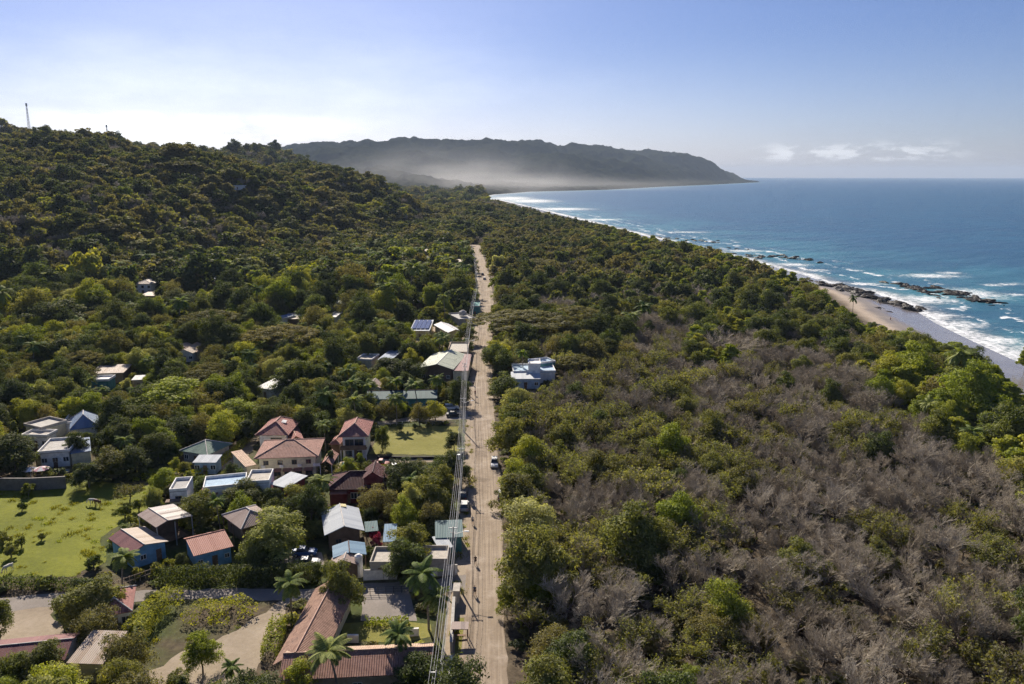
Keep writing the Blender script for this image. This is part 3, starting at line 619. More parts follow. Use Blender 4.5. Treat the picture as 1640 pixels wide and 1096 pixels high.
recolour('green', 'cream', 'leaf_cream', name='pale_leafed_tree'); recolour('green', 'limeg', 'leaf_lime', name='bright_green_tree'); recolour('umbrella', 'yellow', 'leaf_yellow', name='yellow_tree'); recolour('shrub', 'magenta', 'leaf_magenta', cat='bush', name='flowering_bush')
recolour('shrub', 'limeshrub', 'leaf_lime'); recolour('green', 'oliveg', 'leaf_olive', name='dry_leafed_tree')
def tree(kind, x, y, h, r, label, group=None, var=None, rz=None, lo=False, z=None):
    k = KINDS[kind]; z = hz(x, y) if z is None else z
    e = empty(k['name'], (x, y, z), label, k['cat'], group)
    e.rotation_euler = (0, 0, random.uniform(0, 6.28) if rz is None else rz); e.scale = (r / k['R'], r / k['R'], h / k['H'])
    if lo: v = random.choice(k['lo']); a, b = v[1], v[2]
    else: v = k['hi'][random.randrange(len(k['hi'])) if var is None else var % len(k['hi'])]; a, b = v[0], v[1]
    link('crown', a, e); link('trunk', b, e); return e
def stuff_instances(name, protos, pts, rot, scl, vrt, label, cat):
    """one object whose modifier instances the prototypes on its points"""
    pc = bpy.data.collections.new(name + '_kinds')
    for i, me_ in enumerate(protos):
        o = bpy.data.objects.new('%s_%02d' % (name, i), me_); pc.objects.link(o)
    me_ = bpy.data.meshes.new(name); me_.vertices.add(len(pts)); me_.vertices.foreach_set('co', np.asarray(pts, np.float32).ravel())
    a = me_.attributes.new('rz', 'FLOAT', 'POINT'); a.data.foreach_set('value', np.asarray(rot, np.float32))
    a = me_.attributes.new('scl', 'FLOAT_VECTOR', 'POINT'); a.data.foreach_set('vector', np.asarray(scl, np.float32).ravel())
    a = me_.attributes.new('vr', 'INT', 'POINT'); a.data.foreach_set('value', np.asarray(vrt, np.int32))
    o = link(name, me_); tag(o, label, cat, kind='stuff')
    g = bpy.data.node_groups.new(name, 'GeometryNodeTree'); g.interface.new_socket('Geometry', in_out='INPUT', socket_type='NodeSocketGeometry'); g.interface.new_socket('Geometry', in_out='OUTPUT', socket_type='NodeSocketGeometry')
    n, l = g.nodes, g.links; gi = n.new('NodeGroupInput'); go = n.new('NodeGroupOutput'); ip = n.new('GeometryNodeInstanceOnPoints'); ci = n.new('GeometryNodeCollectionInfo')
    ci.inputs['Collection'].default_value = pc; ci.inputs['Separate Children'].default_value = True; ci.inputs['Reset Children'].default_value = True
    def na(nm, t): q = n.new('GeometryNodeInputNamedAttribute'); q.data_type = t; q.inputs['Name'].default_value = nm; return q.outputs['Attribute']
    cx_ = n.new('ShaderNodeCombineXYZ'); l.new(na('rz', 'FLOAT'), cx_.inputs[2]); e2 = n.new('FunctionNodeEulerToRotation'); l.new(cx_.outputs[0], e2.inputs[0])
    l.new(gi.outputs[0], ip.inputs['Points']); l.new(ci.outputs[0], ip.inputs['Instance']); ip.inputs['Pick Instance'].default_value = True
    l.new(na('vr', 'INT'), ip.inputs['Instance Index']); l.new(e2.outputs[0], ip.inputs['Rotation']); l.new(na('scl', 'FLOAT_VECTOR'), ip.inputs['Scale']); l.new(ip.outputs[0], go.inputs[0])
    md = o.modifiers.new('scatter', 'NODES'); md.node_group = g; return o

# ------------------------------------------------------------------ things that must stay visible (photo polygons + world footprints)
CLEAR = []   # (polygon in photo px, ground distance of the thing)
FOOT = []    # world polygons nothing may grow on
def clear_poly(poly, Y, world=None, soft=0.0):
    CLEAR.append((np.array(poly, float), Y, soft))
def foot(poly): FOOT.append(np.array(poly, float))
#PART3
# ------------------------------------------------------------------ ground sheets
def sheet(name, px, z, m, jag=.5, seed=0, world=False, keep_clear=True):
    """a flat sheet laid over the soil, its outline given as points, with an uneven edge"""
    P0 = np.array([G(a, b, 0)[:2] for a, b in px]) if not world else np.array(px, float); rng = np.random.default_rng(seed); out = []
    for i in range(len(P0)):
        a, b = P0[i], P0[(i + 1) % len(P0)]; L_ = np.linalg.norm(b - a); n = max(1, int(L_ / 1.6)); nr = np.array([b[1] - a[1], a[0] - b[0]]) / (L_ + 1e-9)
        for k in range(n): out.append(a + (b - a) * k / n + nr * rng.uniform(-jag, jag) * (1 if k else .3))
    out = np.array(out); me_ = bpy.data.meshes.new(name); V = [(x, y, z) for x, y in out]
    me_.from_pydata(V, [], [list(range(len(V)))]); me_.update(); me_.materials.append(m)
    if me_.polygons[0].normal.z < 0: me_.flip_normals()
    o = link(name, me_); tag(o, kind='structure'); foot(P0)
    if keep_clear: clear_poly(px, P0[:, 1].mean(), soft=.35) if not world else None
    return o
# road ribbon
road_c = [(769, 1180), (770, 1120), (771.5, 1090), (773.5, 1000), (776, 900), (777, 800), (776, 740), (773, 680), (771, 640), (771, 600), (772, 560), (773.5, 530), (777, 500), (779, 480), (776.5, 460), (773, 440), (768, 420), (764.5, 408), (762, 399), (760.5, 392)]
rc = np.array([G(a, b, 0)[:2] for a, b in road_c]); rwid = np.interp(rc[:, 1], [60, 90, 150, 250, 420, 700], [6.6, 6.4, 6.5, 7.0, 7.8, 9.5])
cum_ = np.r_[0, np.cumsum(np.linalg.norm(np.diff(rc, axis=0), axis=1))]; ns = int(cum_[-1] / 2.5); s_ = np.linspace(0, cum_[-1], ns)
rx = np.interp(s_, cum_, rc[:, 0]); ry = np.interp(s_, cum_, rc[:, 1]); rw = np.interp(s_, cum_, rwid)
ker = np.ones(9) / 9; rx = np.r_[rx[:4], np.convolve(rx, ker, 'valid'), rx[-4:]]
def road_x(y): return np.interp(y, ry, rx)
tx = np.gradient(rx); ty = np.gradient(ry); tl = np.hypot(tx, ty); nx, ny = ty / tl, -tx / tl
m_ = 9; q = np.linspace(-.5, .5, m_); jag = (vnoise(s_ / 3.0, s_ * 0, 5) - .5)[:, None] * .7 * np.sign(q)[None] * (np.abs(q) > .49)
VX = rx[:, None] + nx[:, None] * (q[None] * rw[:, None] + jag); VY = ry[:, None] + ny[:, None] * (q[None] * rw[:, None] + jag)
VZ = np.full(VX.shape, .09) - .03 * (2 * np.abs(q[None])) ** 2
VZ[:, 0] = .0; VZ[:, -1] = .0
FCr = (np.arange(ns - 1)[:, None] * m_ + np.arange(m_ - 1)[None]).ravel(); FCr = np.stack([FCr, FCr + 1, FCr + 1 + m_, FCr + m_], -1)
me = raw_mesh('road', np.stack([VX, VY, VZ], -1).reshape(-1, 3), FCr, [M['road']], smooth=True)
attr(me, 'across', (q[None] * rw[:, None]).ravel()); attr(me, 'along', np.repeat(s_, m_)); tag(link('road', me), kind='structure')
foot(np.r_[np.c_[rx - rw / 2 - .6, ry], np.c_[rx + rw / 2 + np.interp(ry, [100, 220, 420], [.2, .0, .8]), ry][::-1]])
rl = [proj(x - w / 2 * .9, y, 0)[:2] for x, y, w in zip(rx[::12], ry[::12], rw[::12])]; rr_ = [proj(x + w / 2 * .55, y, 0)[:2] for x, y, w in zip(rx[::12], ry[::12], rw[::12])]
for i in range(len(rl) - 1):
    if rl[i][1] < 1200: clear_poly([rl[i], rl[i + 1], rr_[i + 1], rr_[i]], ry[::12][i] + 60, soft=.6 if ry[::12][i] < 260 else .3)
# verge along the left of the road
sheet('path', [(706, 1105), (744, 1105), (748, 960), (753, 850), (757, 760), (757, 660), (759, 600), (752, 600), (744, 700), (738, 800), (728, 900), (716, 1000)], .012, M['dirt'], .5, 3, keep_clear=False)
fld = sheet('grass_field', [(-60, 768), (60, 772), (135, 771), (190, 774), (240, 780), (262, 800), (250, 818), (228, 822), (215, 838), (190, 843), (160, 862), (170, 880), (168, 900), (120, 924), (0, 926), (-80, 926)], .02, M['field'], .8, 4)
sheet('lawn', [(590, 727), (604, 707), (622, 684), (735, 683), (733, 728), (700, 729)], .02, M['lawn'], .4, 5)
sheet('driveway', [(575, 744), (700, 741), (748, 741), (752, 734), (700, 733), (640, 735), (590, 737)], .028, M['dirt'], .3, 6)
sheet('lane', [(610, 683), (640, 676), (700, 674), (757, 671), (757, 660), (724, 655), (690, 662), (640, 671), (600, 676)], .024, M['gravel'], .3, 7)
sheet('side_road', [(-60, 962), (100, 950), (250, 945), (400, 944), (500, 944), (580, 935), (700, 928), (752, 920), (752, 945), (700, 950), (620, 948), (520, 962), (455, 962), (330, 960), (240, 962), (100, 972), (-60, 985)], .030, M['gravel'], .4, 8, keep_clear=False)
clear_poly([(330, 946), (470, 946), (470, 958), (330, 958)], 112, soft=.4)
sheet('dirt_yard', [(-50, 972), (20, 968), (95, 960), (80, 985), (100, 1010), (130, 1040), (60, 1050), (-50, 1060)], .022, M['dirt'], .6, 9)
sheet('dirt_track', [(448, 962), (470, 960), (455, 985), (440, 1010), (428, 1050), (400, 1110), (225, 1110), (240, 1075), (290, 1045), (340, 1030), (395, 1000)], .026, M['dirt'], .7, 10, keep_clear=False)
clear_poly([(395, 990), (450, 965), (440, 1000), (420, 1050), (395, 1075), (350, 1050), (345, 1035)], 100, soft=.3); clear_poly([(250, 1060), (290, 1045), (300, 1070), (260, 1085)], 95, soft=.3)
sheet('gravel_court', [(578, 995), (583, 947), (655, 946), (668, 995)], .034, M['gravel'], .15, 11)
sheet('courtyard_lawn', [(545, 1026), (548, 999), (640, 994), (690, 1000), (690, 1020), (640, 1030)], .024, M['lawn'], .1, 12)
sheet('lane_left', [(393, 742), (412, 704), (420, 690), (410, 690), (385, 712), (340, 745), (355, 755)], .024, M['dirt'], .4, 13, keep_clear=False)
sheet('roadside_grass', [(722, 1100), (741, 1100), (743, 1040), (745, 990), (733, 990), (728, 1040)], .03, M['lawn'], .2, 14, keep_clear=False)
sheet('carpark', [(440, 905), (470, 885), (515, 885), (520, 908)], .03, M['gravel'], .2, 15, keep_clear=False)
# far clearings
sheet('lawn_far', [(590, 455), (600, 470), (586, 475), (583, 462)], .02, M['field'], 1, 16); sheet('lawn_far', [(690, 452), (715, 452), (712, 462), (692, 464)], .02, M['field'], 1, 17)
sheet('forecourt', [(640, 530), (660, 524), (700, 524), (750, 528), (755, 548), (700, 560), (640, 545)], .03, M['dirt'], 1, 18, keep_clear=False)

# ------------------------------------------------------------------ solid builder
class MB:
    def __init__(s): s.V = []; s.F = []; s.U = []; s.I = []
    def face(s, pts, uv=None, mi=0):
        n = len(s.V); s.V += [tuple(map(float, p)) for p in pts]; s.F.append(list(range(n, n + len(pts))))
        s.U += list(uv) if uv is not None else [(p[0] + p[1], p[2]) for p in pts]; s.I.append(mi)
    def box(s, o, ex, ey, w, d, z0, z1, mi=0):
        """o = corner xy, ex/ey unit vectors in the plane"""
        o = np.array(o[:2], float); ex = np.array(ex[:2], float); ey = np.array(ey[:2], float)
        c = [o, o + ex * w, o + ex * w + ey * d, o + ey * d]; b = [(*p, z0) for p in c]; t = [(*p, z1) for p in c]
        s.face(b[::-1], mi=mi); s.face(t, [(0, 0), (w, 0), (w, d), (0, d)], mi)
        for i in range(4):
            j = (i + 1) % 4; s.face([b[i], b[j], t[j], t[i]], mi=mi)
    def cyl(s, a, b, r0, r1, k=8, cap=True, mi=0):
        V, FC = tubes([a], [b], [r0], [r1], k)
        for f in FC: s.face([V[i] for i in f], mi=mi)
        if cap:
            s.face([V[i] for i in range(k)], mi=mi); s.face([V[k + i] for i in range(k)][::-1], mi=mi)
    def slab(s, top, th, uv, mi=0):
        """a roof plane with thickness"""
        top = [np.array(p, float) for p in top]; bot = [p - np.array([0, 0, th]) for p in top]
        s.face(top, uv, mi); s.face(bot[::-1], uv[::-1], mi)
        for i in range(len(top)):
            j = (i + 1) % len(top); s.face([bot[i], bot[j], top[j], top[i]], None, mi)
    def build(s, name, mats, root=None, smooth=False, label=None):
        loc = np.zeros(3); a_ = root
        while a_ is not None: loc = loc + np.array(a_.location); a_ = a_.parent
        if not isinstance(mats, (list, tuple)): mats = [mats]
        me_ = raw_mesh(name, np.array(s.V) - loc, s.F, mats, s.I, uv=s.U, smooth=smooth)
        o = link(name, me_, root)
        if label: o['label'] = label
        return o
def unit(v): v = np.array(v[:2], float); return v / np.linalg.norm(v)

def frame_px(fl, fr, bl, eave, D=None):
    """eave rectangle from three photo points at eave height -> origin, ex, ey, W, D, ground z"""
    p = P(fl[0], fl[1], eave); z0 = p[2] - eave if (p[1] > 290) else 0.0
    def at(px, py):
        g = ray(px, py); t = (z0 + eave - CAMZ) / g[2]; return np.array([g[0] * t, g[1] * t])
    a, b, c = at(*fl), at(*fr), at(*bl); Wd = np.linalg.norm(b - a); ex = (b - a) / Wd; ey = np.array([-ex[1], ex[0]])
    Dd = D if D else float((c - a) @ ey)
    return a, ex, ey, Wd, max(Dd, 1.5), z0
def roof_uv(a, b, pts):
    a = np.array(a, float); b = np.array(b, float); e = (b - a) / np.linalg.norm(b - a); o = []
    for p in pts:
        v = np.array(p, float) - a; u = v @ e; o.append((u, np.linalg.norm(v - e * u)))
    return o
def wing(root, fr, eave, kind='gable', axis='y', rise=1.2, over=.5, wall='white', roof='tile', ridge='ridge', apex=.5, wins=(), door=True, walls=True, th=.12, side_wins=0, roofmats=None, posts=False, base_open=0):
    a, ex, ey, Wd, D, z0 = fr; ze = z0 + eave
    def q(u, v, z): p = a + ex * u + ey * v; return np.array([p[0], p[1], z])
    R = MB(); caps = MB(); rm = roofmats or [M[roof]]
    if kind == 'hip':
        if Wd >= D: r = D / 2; A, B = q(r, D / 2, ze + rise), q(Wd - r, D / 2, ze + rise); pl = [((0, 0), (Wd, 0), B, A), ((Wd, D), (0, D), A, B), ((0, D), (0, 0), A), ((Wd, 0), (Wd, D), B)]
        else: r = Wd / 2; A, B = q(Wd / 2, r, ze + rise), q(Wd / 2, D - r, ze + rise); pl = [((0, 0), (Wd, 0), A), ((Wd, 0), (Wd, D), B, A), ((Wd, D), (0, D), B), ((0, D), (0, 0), A, B)]
        for t in pl:
            pts = [q(*p, ze) if len(p) == 2 else p for p in t]; R.slab(pts, th, roof_uv(pts[0], pts[1], pts))
        if np.linalg.norm(A - B) > .3: caps.cyl(A + [0, 0, .03], B + [0, 0, .03], .13, .13, 6)
        for c_, e_ in (((0, 0), A), ((Wd, 0), B if Wd >= D else A), ((Wd, D), B), ((0, D), A if Wd >= D else B)): caps.cyl(q(*c_, ze + .04), e_ + [0, 0, .04], .11, .11, 6)
    elif kind == 'gable':
        if axis == 'y':
            k = apex * Wd; A, B = q(k, 0, ze + rise), q(k, D, ze + rise); pl = [((0, D), (0, 0), A, B), ((Wd, 0), (Wd, D), B, A)]
        else:
            k = apex * D; A, B = q(0, k, ze + rise), q(Wd, k, ze + rise); pl = [((0, 0), (Wd, 0), B, A), ((Wd, D), (0, D), A, B)]
        for i, t in enumerate(pl):
            pts = [q(*p, ze) if len(p) == 2 else p for p in t]; R.slab(pts, th, roof_uv(pts[0], pts[1], pts), min(i, len(rm) - 1))
        caps.cyl(A + [0, 0, .03], B + [0, 0, .03], .10, .10, 6)
    elif kind == 'shed':
        pts = [q(0, 0, ze), q(Wd, 0, ze), q(Wd, D, ze + rise), q(0, D, ze + rise)]
        if axis == 'x': pts = [q(0, 0, ze), q(Wd, 0, ze + rise), q(Wd, D, ze + rise), q(0, D, ze)]; R.slab(pts, th, [(0, 0), (0, Wd), (D, Wd), (D, 0)])
        else: R.slab(pts, th, roof_uv(pts[0], pts[1], pts))
    elif kind == 'flat':
        R.box(q(0, 0, 0), ex, ey, Wd, D, ze - .15, ze)
        pz = .55; tk = .18
        caps.box(q(0, 0, 0), ex, ey, Wd, tk, ze, ze + pz); caps.box(q(0, D - tk, 0), ex, ey, Wd, tk, ze, ze + pz); caps.box(q(0, tk, 0), ex, ey, tk, D - 2 * tk, ze, ze + pz); caps.box(q(Wd - tk, tk, 0), ex, ey, tk, D - 2 * tk, ze, ze + pz)
    ro = R.build('roof', rm, root)
    if kind == 'flat': caps.build('parapet', M[ridge], ro)
    elif kind != 'shed': caps.build('ridge_cap', M[ridge], ro)
    o = over; w_, d_ = Wd - 2 * o, D - 2 * o; oo = a + ex * o + ey * o; zt = ze - th - .01
    def wq(u, v, z): p = oo + ex * u + ey * v; return np.array([p[0], p[1], z])
    if walls:
        Wm = MB(); zb = z0 - .4 + base_open
        if kind == 'gable' and axis == 'y':
            k = apex * w_; zp = zt + rise * .93; fr_ = [wq(0, 0, zb), wq(w_, 0, zb), wq(w_, 0, zt + rise * o / max(.5, (1 - apex) * Wd)), wq(k, 0, zp), wq(0, 0, zt + rise * o / max(.5, apex * Wd))]
            bk = [p + np.array([*(ey * d_), 0]) for p in fr_]; Wm.face(fr_); Wm.face(bk[::-1])
            for i in range(5): j = (i + 1) % 5; Wm.face([fr_[i], bk[i], bk[j], fr_[j]][::-1]) if i not in (2, 3) else None
        elif kind == 'gable':
            k = apex * d_; zp = zt + rise * .93; s1 = zt + rise * o / max(.5, apex * D); s2 = zt + rise * o / max(.5, (1 - apex) * D)
            lf = [wq(0, 0, zb), wq(0, 0, s1), wq(0, k, zp), wq(0, d_, s2), wq(0, d_, zb)]; rt = [p + np.array([*(ex * w_), 0]) for p in lf]; Wm.face(lf); Wm.face(rt[::-1]); Wm.face([lf[0], rt[0], rt[1], lf[1]]); Wm.face([rt[4], lf[4], lf[3], rt[3]])
        elif kind == 'shed' and axis == 'y':
            h1, h2 = zt + rise * o / D, zt + rise * (1 - o / D); f_ = [wq(0, 0, zb), wq(w_, 0, zb), wq(w_, 0, h1), wq(0, 0, h1)]; b_ = [wq(0, d_, zb), wq(w_, d_, zb), wq(w_, d_, h2), wq(0, d_, h2)]
            Wm.face(f_); Wm.face(b_[::-1]); Wm.face([f_[0], f_[3], b_[3], b_[0]]); Wm.face([f_[1], b_[1], b_[2], f_[2]])
        else: Wm.box(oo, ex, ey, w_, d_, zb, ze - .16 if kind == 'flat' else zt)
        Wm.build('wall', M[wall], root)
        # windows: (u fraction, sill height, width, height, frame material)
        for (uf, zs, ww, hh, fm) in wins:
            Fm = MB(); Pn = MB(); u = uf * w_ - ww / 2; p0 = wq(u, 0, 0)[:2] - ey * .06; t = .08; z1 = z0 + zs
            Fm.box(p0, ex, ey, ww, .055, z1, z1 + t); Fm.box(p0, ex, ey, ww, .055, z1 + hh - t, z1 + hh); Fm.box(p0, ex, ey, t, .055, z1 + t, z1 + hh - t); Fm.box(p0 + ex * (ww - t), ex, ey, t, .055, z1 + t, z1 + hh - t); Fm.box(p0 + ex * (ww / 2 - t / 2), ex, ey, t, .05, z1 + t, z1 + hh - t)
            Pn.box(p0 + ex * t + ey * .025, ex, ey, ww - 2 * t, .03, z1 + t, z1 + hh - t); wo_ = Pn.build('window', M['pane'], root); Fm.build('frame', M[fm], wo_)
            wo_.children and None
        for k in range(side_wins):
            for side in (0, 1):
                v = d_ * (k + .5) / side_wins - .6; Pn = MB(); Fm = MB(); b0 = wq(-.06 if side == 0 else w_ + .005, v, 0); 
                Pn.box(b0 + np.array([*(ex * .012), 0]), ex, ey, .03, 1.1, z0 + eave - 1.7, z0 + eave - .75); wo_ = Pn.build('window', M['pane'], root); b1 = b0[:2] - ey * .1; b1 = b1 + ex * (.03 if side == 0 else -.01); Fm.box(b1, ex, ey, .035, 1.3, z0 + eave - 1.8, z0 + eave - .65); Fm.build('frame', M['white'], wo_)
        if door:
            Dm = MB(); p0 = wq(w_ * .5 - .45 if door is True else w_ * door, 0, 0)[:2] - ey * .06; Dm.box(p0, ex, ey, .9, .055, z0, z0 + 2.05); d0 = Dm.build('door', M['wood'], root); H_ = MB(); H_.box(p0 + ex * .75 - ey * .04, ex, ey, .06, .04, z0 + 1.0, z0 + 1.12); H_.build('handle', M['steel'], d0)
    if posts:
        for u, v in ((.12, .12), (Wd - .24, .12), (Wd - .24, D - .24), (.12, D - .24)) + (((Wd / 2, .12),) if Wd > 6 else ()):
            Pm = MB(); zz = ze - th - .01
            if kind == 'shed': zz += rise * (v / D if axis == 'y' else u / Wd)
            Pm.box(q(u, v, 0), ex, ey, .13, .13, z0 - .2, zz); Pm.build('post', M['wood' if posts is True else posts], root)
    # footprint + visibility
    cs = [q(0, 0, 0), q(Wd, 0, 0), q(Wd, D, 0), q(0, D, 0)]; foot([c[:2] for c in cs])
    return q
def register(fr, eave, rise, vis_front=.5, soft=.08):
    a, ex, ey, Wd, D, z0 = fr; pts = []
    for z in (z0 + eave * (1 - vis_front), z0 + eave, z0 + eave + rise * .8):
        for u, v in ((0, 0), (Wd, 0), (Wd, D), (0, D)):
            if z > z0 + eave + .01: u, v = Wd * .5 + (u - Wd * .5) * .6, D * .5 + (v - D * .5) * .6
            if z < z0 + eave - .01 and v > 0: continue
            p = a + ex * u + ey * v; X, Y_, _ = proj(p[0], p[1], z); pts.append((float(X), float(Y_)))
    pts = sorted(set(pts))
    def half(ps):
        h = []
        for p in ps:
            while len(h) > 1 and (h[-1][0] - h[-2][0]) * (p[1] - h[-2][1]) - (h[-1][1] - h[-2][1]) * (p[0] - h[-2][0]) <= 0: h.pop()
            h.append(p)
        return h
    hull = half(pts)[:-1] + half(pts[::-1])[:-1]; ctr = a + ex * Wd / 2 + ey * D / 2
    clear_poly(hull, ctr[1], soft=soft)
def house(name, label, cat, fl, fr, bl, eave, D=None, vis=.5, group=None, soft=.08, **kw):
    f = frame_px(fl, fr, bl, eave, D); c = f[0] + f[1] * f[3] / 2 + f[2] * f[4] / 2
    root = empty(name, (c[0], c[1], f[5]), label, cat, group); q = wing(root, f, eave, **kw); register(f, eave, kw.get('rise', 1.2), vis, soft); return root, f, q
def add_wing(root, fl, fr, bl, eave, D=None, vis=.5, soft=.08, **kw):
    f = frame_px(fl, fr, bl, eave, D); q = wing(root, f, eave, **kw); register(f, eave, kw.get('rise', 1.2), vis, soft); return f, q
W3 = lambda n, zs=1.0, w=1.2, h=1.1, fm='white', a=.12, b=.88: [(a + (b - a) * i / max(1, n - 1) if n > 1 else .5, zs, w, h, fm) for i in range(n)]

# ---- foreground, bottom of the picture
r, f, q = house('tiled_house', 'long L-shaped house under an orange-brown tiled roof, facing the gravel court', 'house', (436, 1066), (512, 1068), (470, 942), 3.0, kind='gable', axis='y', rise=1.9, roof='tile_brown', wall='cream', side_wins=5, over=.7, door=False)
add_wing(r, (446, 1090), (694, 1078), (520, 1034), 3.3, D=6.6, kind='gable', axis='x', rise=1.5, roofmats=[M['tile'], M['tile_tan']], wall='tan', over=.6, wins=W3(3), door=.2)
r, f, q = house('maroon_roofed_building', 'low building with maroon sheet roof, half hidden by trees at the bottom left corner', 'building', (-40, 1072), (104, 1057), (-10, 1026), 3.0, kind='gable', axis='x', apex=.5, rise=1.0, roof='metal_maroon', wall='white', ridge='ridge_grey', soft=.3)
add_wing(r, (106, 1062), (165, 1064), (128, 1018), 3.1, kind='shed', rise=.9, roof='metal_tan', wall='cream', door=False, soft=.3)
r, f, q = house('small_tiled_house', 'small white house with red-brown hipped roof behind the spreading tree by the dirt yard', 'house', (150, 990), (212, 979), (172, 946), 2.9, kind='hip', rise=1.3, roof='tile_red', wall='white', ridge='ridge_grey', wins=W3(2), vis=.9, soft=.3)
r, f, q = house('blue_walled_house', 'blue-walled house with a half maroon, half tan sheet roof at the field edge', 'house', (210, 888), (270, 867), (165, 865), 3.0, kind='gable', axis='y', rise=.9, apex=.36, roofmats=[M['metal_maroon'], M['metal_tan']], wall='blue', ridge='ridge_grey', over=.45, wins=[(.3, 1.1, 1.0, .9, 'white')], door=.7, vis=.9)
r, f, q = house('open_shelter', 'tall open shelter on posts with white and brown striped sheet roof', 'shelter', (250, 845), (309, 826), (225, 823), 4.6, kind='gable', axis='y', apex=.32, rise=.6, roofmats=[M['metal_brown'], M['metal_stripe']], walls=False, posts='steel', ridge='ridge_grey', vis=.3)
pl = MB(); pl.box(q(.8, .8, 0), f[1], f[2], f[3] - 1.6, f[4] - 1.6, .8, .95); pl.build('platform', M['wood'], r)
pl = MB(); pl.box(q(.9, f[4] * .55, 0), f[1], f[2], f[3] - 1.8, .12, .95, 3.2); pl.build('screen_wall', M['brown'], r)
r, f, q = house('red_roofed_hut', 'small blue-walled hut under a rust-red sheet roof beside the hedge', 'hut', (310, 891), (374, 875), (295, 862), 3.0, kind='gable', axis='x', apex=.72, rise=.75, roof='metal_red', wall='blue', ridge='metal_red', over=.4, wins=W3(2, 1.1, .8, .8), door=.45, vis=.9, th=.07)
r, f, q = house('stilt_house', 'brown hip-roofed house on tall stilts left of the yellow-green tree', 'house', (355, 825), (386, 848), (402, 804), 4.8, kind='hip', rise=1.5, roof='metal_brown', wall='brown', ridge='ridge_grey', over=.7, posts=True, base_open=2.2, door=False, wins=[(.3, 3.0, .9, .9, 'brown')], vis=.8)
r, f, q = house('white_roof_terrace_house', 'small white cube house with a roof terrace, behind the striped shelter', 'house', (271, 788), (299, 786), (281, 769), 4.6, kind='flat', roof='grey', wall='white', ridge='white', over=.02, wins=[(.5, 2.6, 1.2, 1.0, 'brown')], vis=.8)
aw = MB(); p = q(-.6, -1.6, 0); aw.box(p, f[1], f[2], f[3] + 1.2, 1.5, 3.0, 3.15); aw.build('awning', M['brown'], r); 
for u_ in (.3, f[3] - .5):
    st = MB(); st.box(q(u_, -1.4, 0), f[1], f[2], .15, .15, -.1, 2.98); st.build('post', M['white'], r)
r, f, q = house('white_flat_roofed_house', 'long white flat-roofed house with stepped parapets in front of the yellow house', 'house', (325, 785), (394, 778), (338, 766), 4.6, kind='flat', roof='pale_blue', wall='white', ridge='white', over=.02, wins=W3(3, 2.8), vis=.5)
add_wing(r, (394, 775), (431, 773), (392, 757), 5.2, kind='flat', roof='slab', wall='white', ridge='white', over=.02, vis=.4)
add_wing(r, (312, 800), (342, 800), (322, 785), 3.4, kind='shed', rise=.8, roof='metal_red', wall='white', over=.3, vis=.5)
r, f, q = house('silver_roofed_house', 'dark red hut with bright silver sheet roof right of the white flat-roofed house', 'house', (431, 775), (459, 782), (444, 754), 4.2, kind='shed', rise=.5, roof='metal_silver', wall='darkred', over=.5, wins=[(.7, 2.2, 1.0, .9, 'brown')], vis=.8)
# ---- the three houses with red tiles
r, f, q = house('yellow_house', 'large pale yellow two-storey house with long hipped tile roof', 'house', (406, 735), (510, 731), (418, 706), 5.2, kind='hip', rise=2.0, roof='tile', wall='cream', ridge='ridge', over=.9, wins=W3(4, 3.3, 1.1, 1.0, 'brown') + W3(5, .7, 1.5, 1.3, 'brown'), door=False, side_wins=2, vis=.8)
for k in range(5):
    aw = MB(); w_ = f[3] - 1.8; u = .9 + w_ * (.12 + .19 * k) - .9; aw.slab([q(u, -.1, 2.1), q(u + 1.8, -.1, 2.1), q(u + 1.8, .88, 2.5), q(u, .88, 2.5)], .06, [(0, 0), (1.8, 0), (1.8, 1), (0, 1)]); aw.build('awning', M['tile'], r)
for k in (.1, .38, .66, .9, .95):
    ac = MB(); ac.box(q(f[3] * k, .55, 0), f[1], f[2], .8, .3, 2.75, 3.3); ac.build('air_conditioner', M['white'], r)
add_wing(r, (393, 748), (411, 744), (405, 722), 3.2, kind='shed', rise=.8, roof='tile_tan', wall='cream', over=.3, axis='y', door=False)
add_wing(r, (511, 745), (532, 745), (514, 727), 3.0, kind='gable', axis='y', rise=1.0, roof='tile', wall='cream', over=.3, door=False, walls=False, posts='white')
r, f, q = house('balcony_house', 'white two-storey house with red hipped roof and skylight, left of the pair of red roofs', 'house', (408, 697), (462, 697), (438, 668), 5.4, D=11.5, kind='hip', rise=2.1, roof='tile_red', wall='white', over=.8, wins=[(.62, 2.9, 2.6, 1.6, 'brown'), (.9, 3.1, .8, 1.0, 'brown'), (.3, .4, 1.6, 1.8, 'brown')], door=False, side_wins=3, vis=.7)
s_k = MB(); c0 = q(f[3] * .62, f[4] * .42, 0); s_k.slab([c0 + [0, 0, 7.0], c0 + [1.0, .1, 6.75], c0 + [1.0, 1.5, 6.95], c0 + [0, 1.4, 7.2]], .1, [(0, 0)] * 4); s_k.build('skylight', M['white'], r)
bal = MB(); bal.box(q(f[3] * .45, .1, 0), f[1], f[2], f[3] * .4, .12, 2.7, 3.6); bal.build('balcony', M['wood'], r)
add_wing(r, (462, 707), (487, 704), (470, 682), 4.0, kind='gable', axis='y', rise=1.0, roof='tile_red', wall='brown', over=.4, door=False)
r, f, q = house('veranda_house', 'white two-storey house with red hipped roof and wooden balcony beside the dry lawn', 'house', (541, 700), (590, 699), (561, 670), 5.6, D=11.5, kind='hip', rise=2.1, roof='tile_red', wall='white', over=.9, wins=[(.3, 2.95, 2.0, 1.7, 'wood'), (.72, 2.95, 2.0, 1.7, 'wood'), (.25, .5, 1.5, 1.4, 'brown'), (.7, .5, 1.5, 1.4, 'brown')], door=.45, side_wins=3, vis=.95)
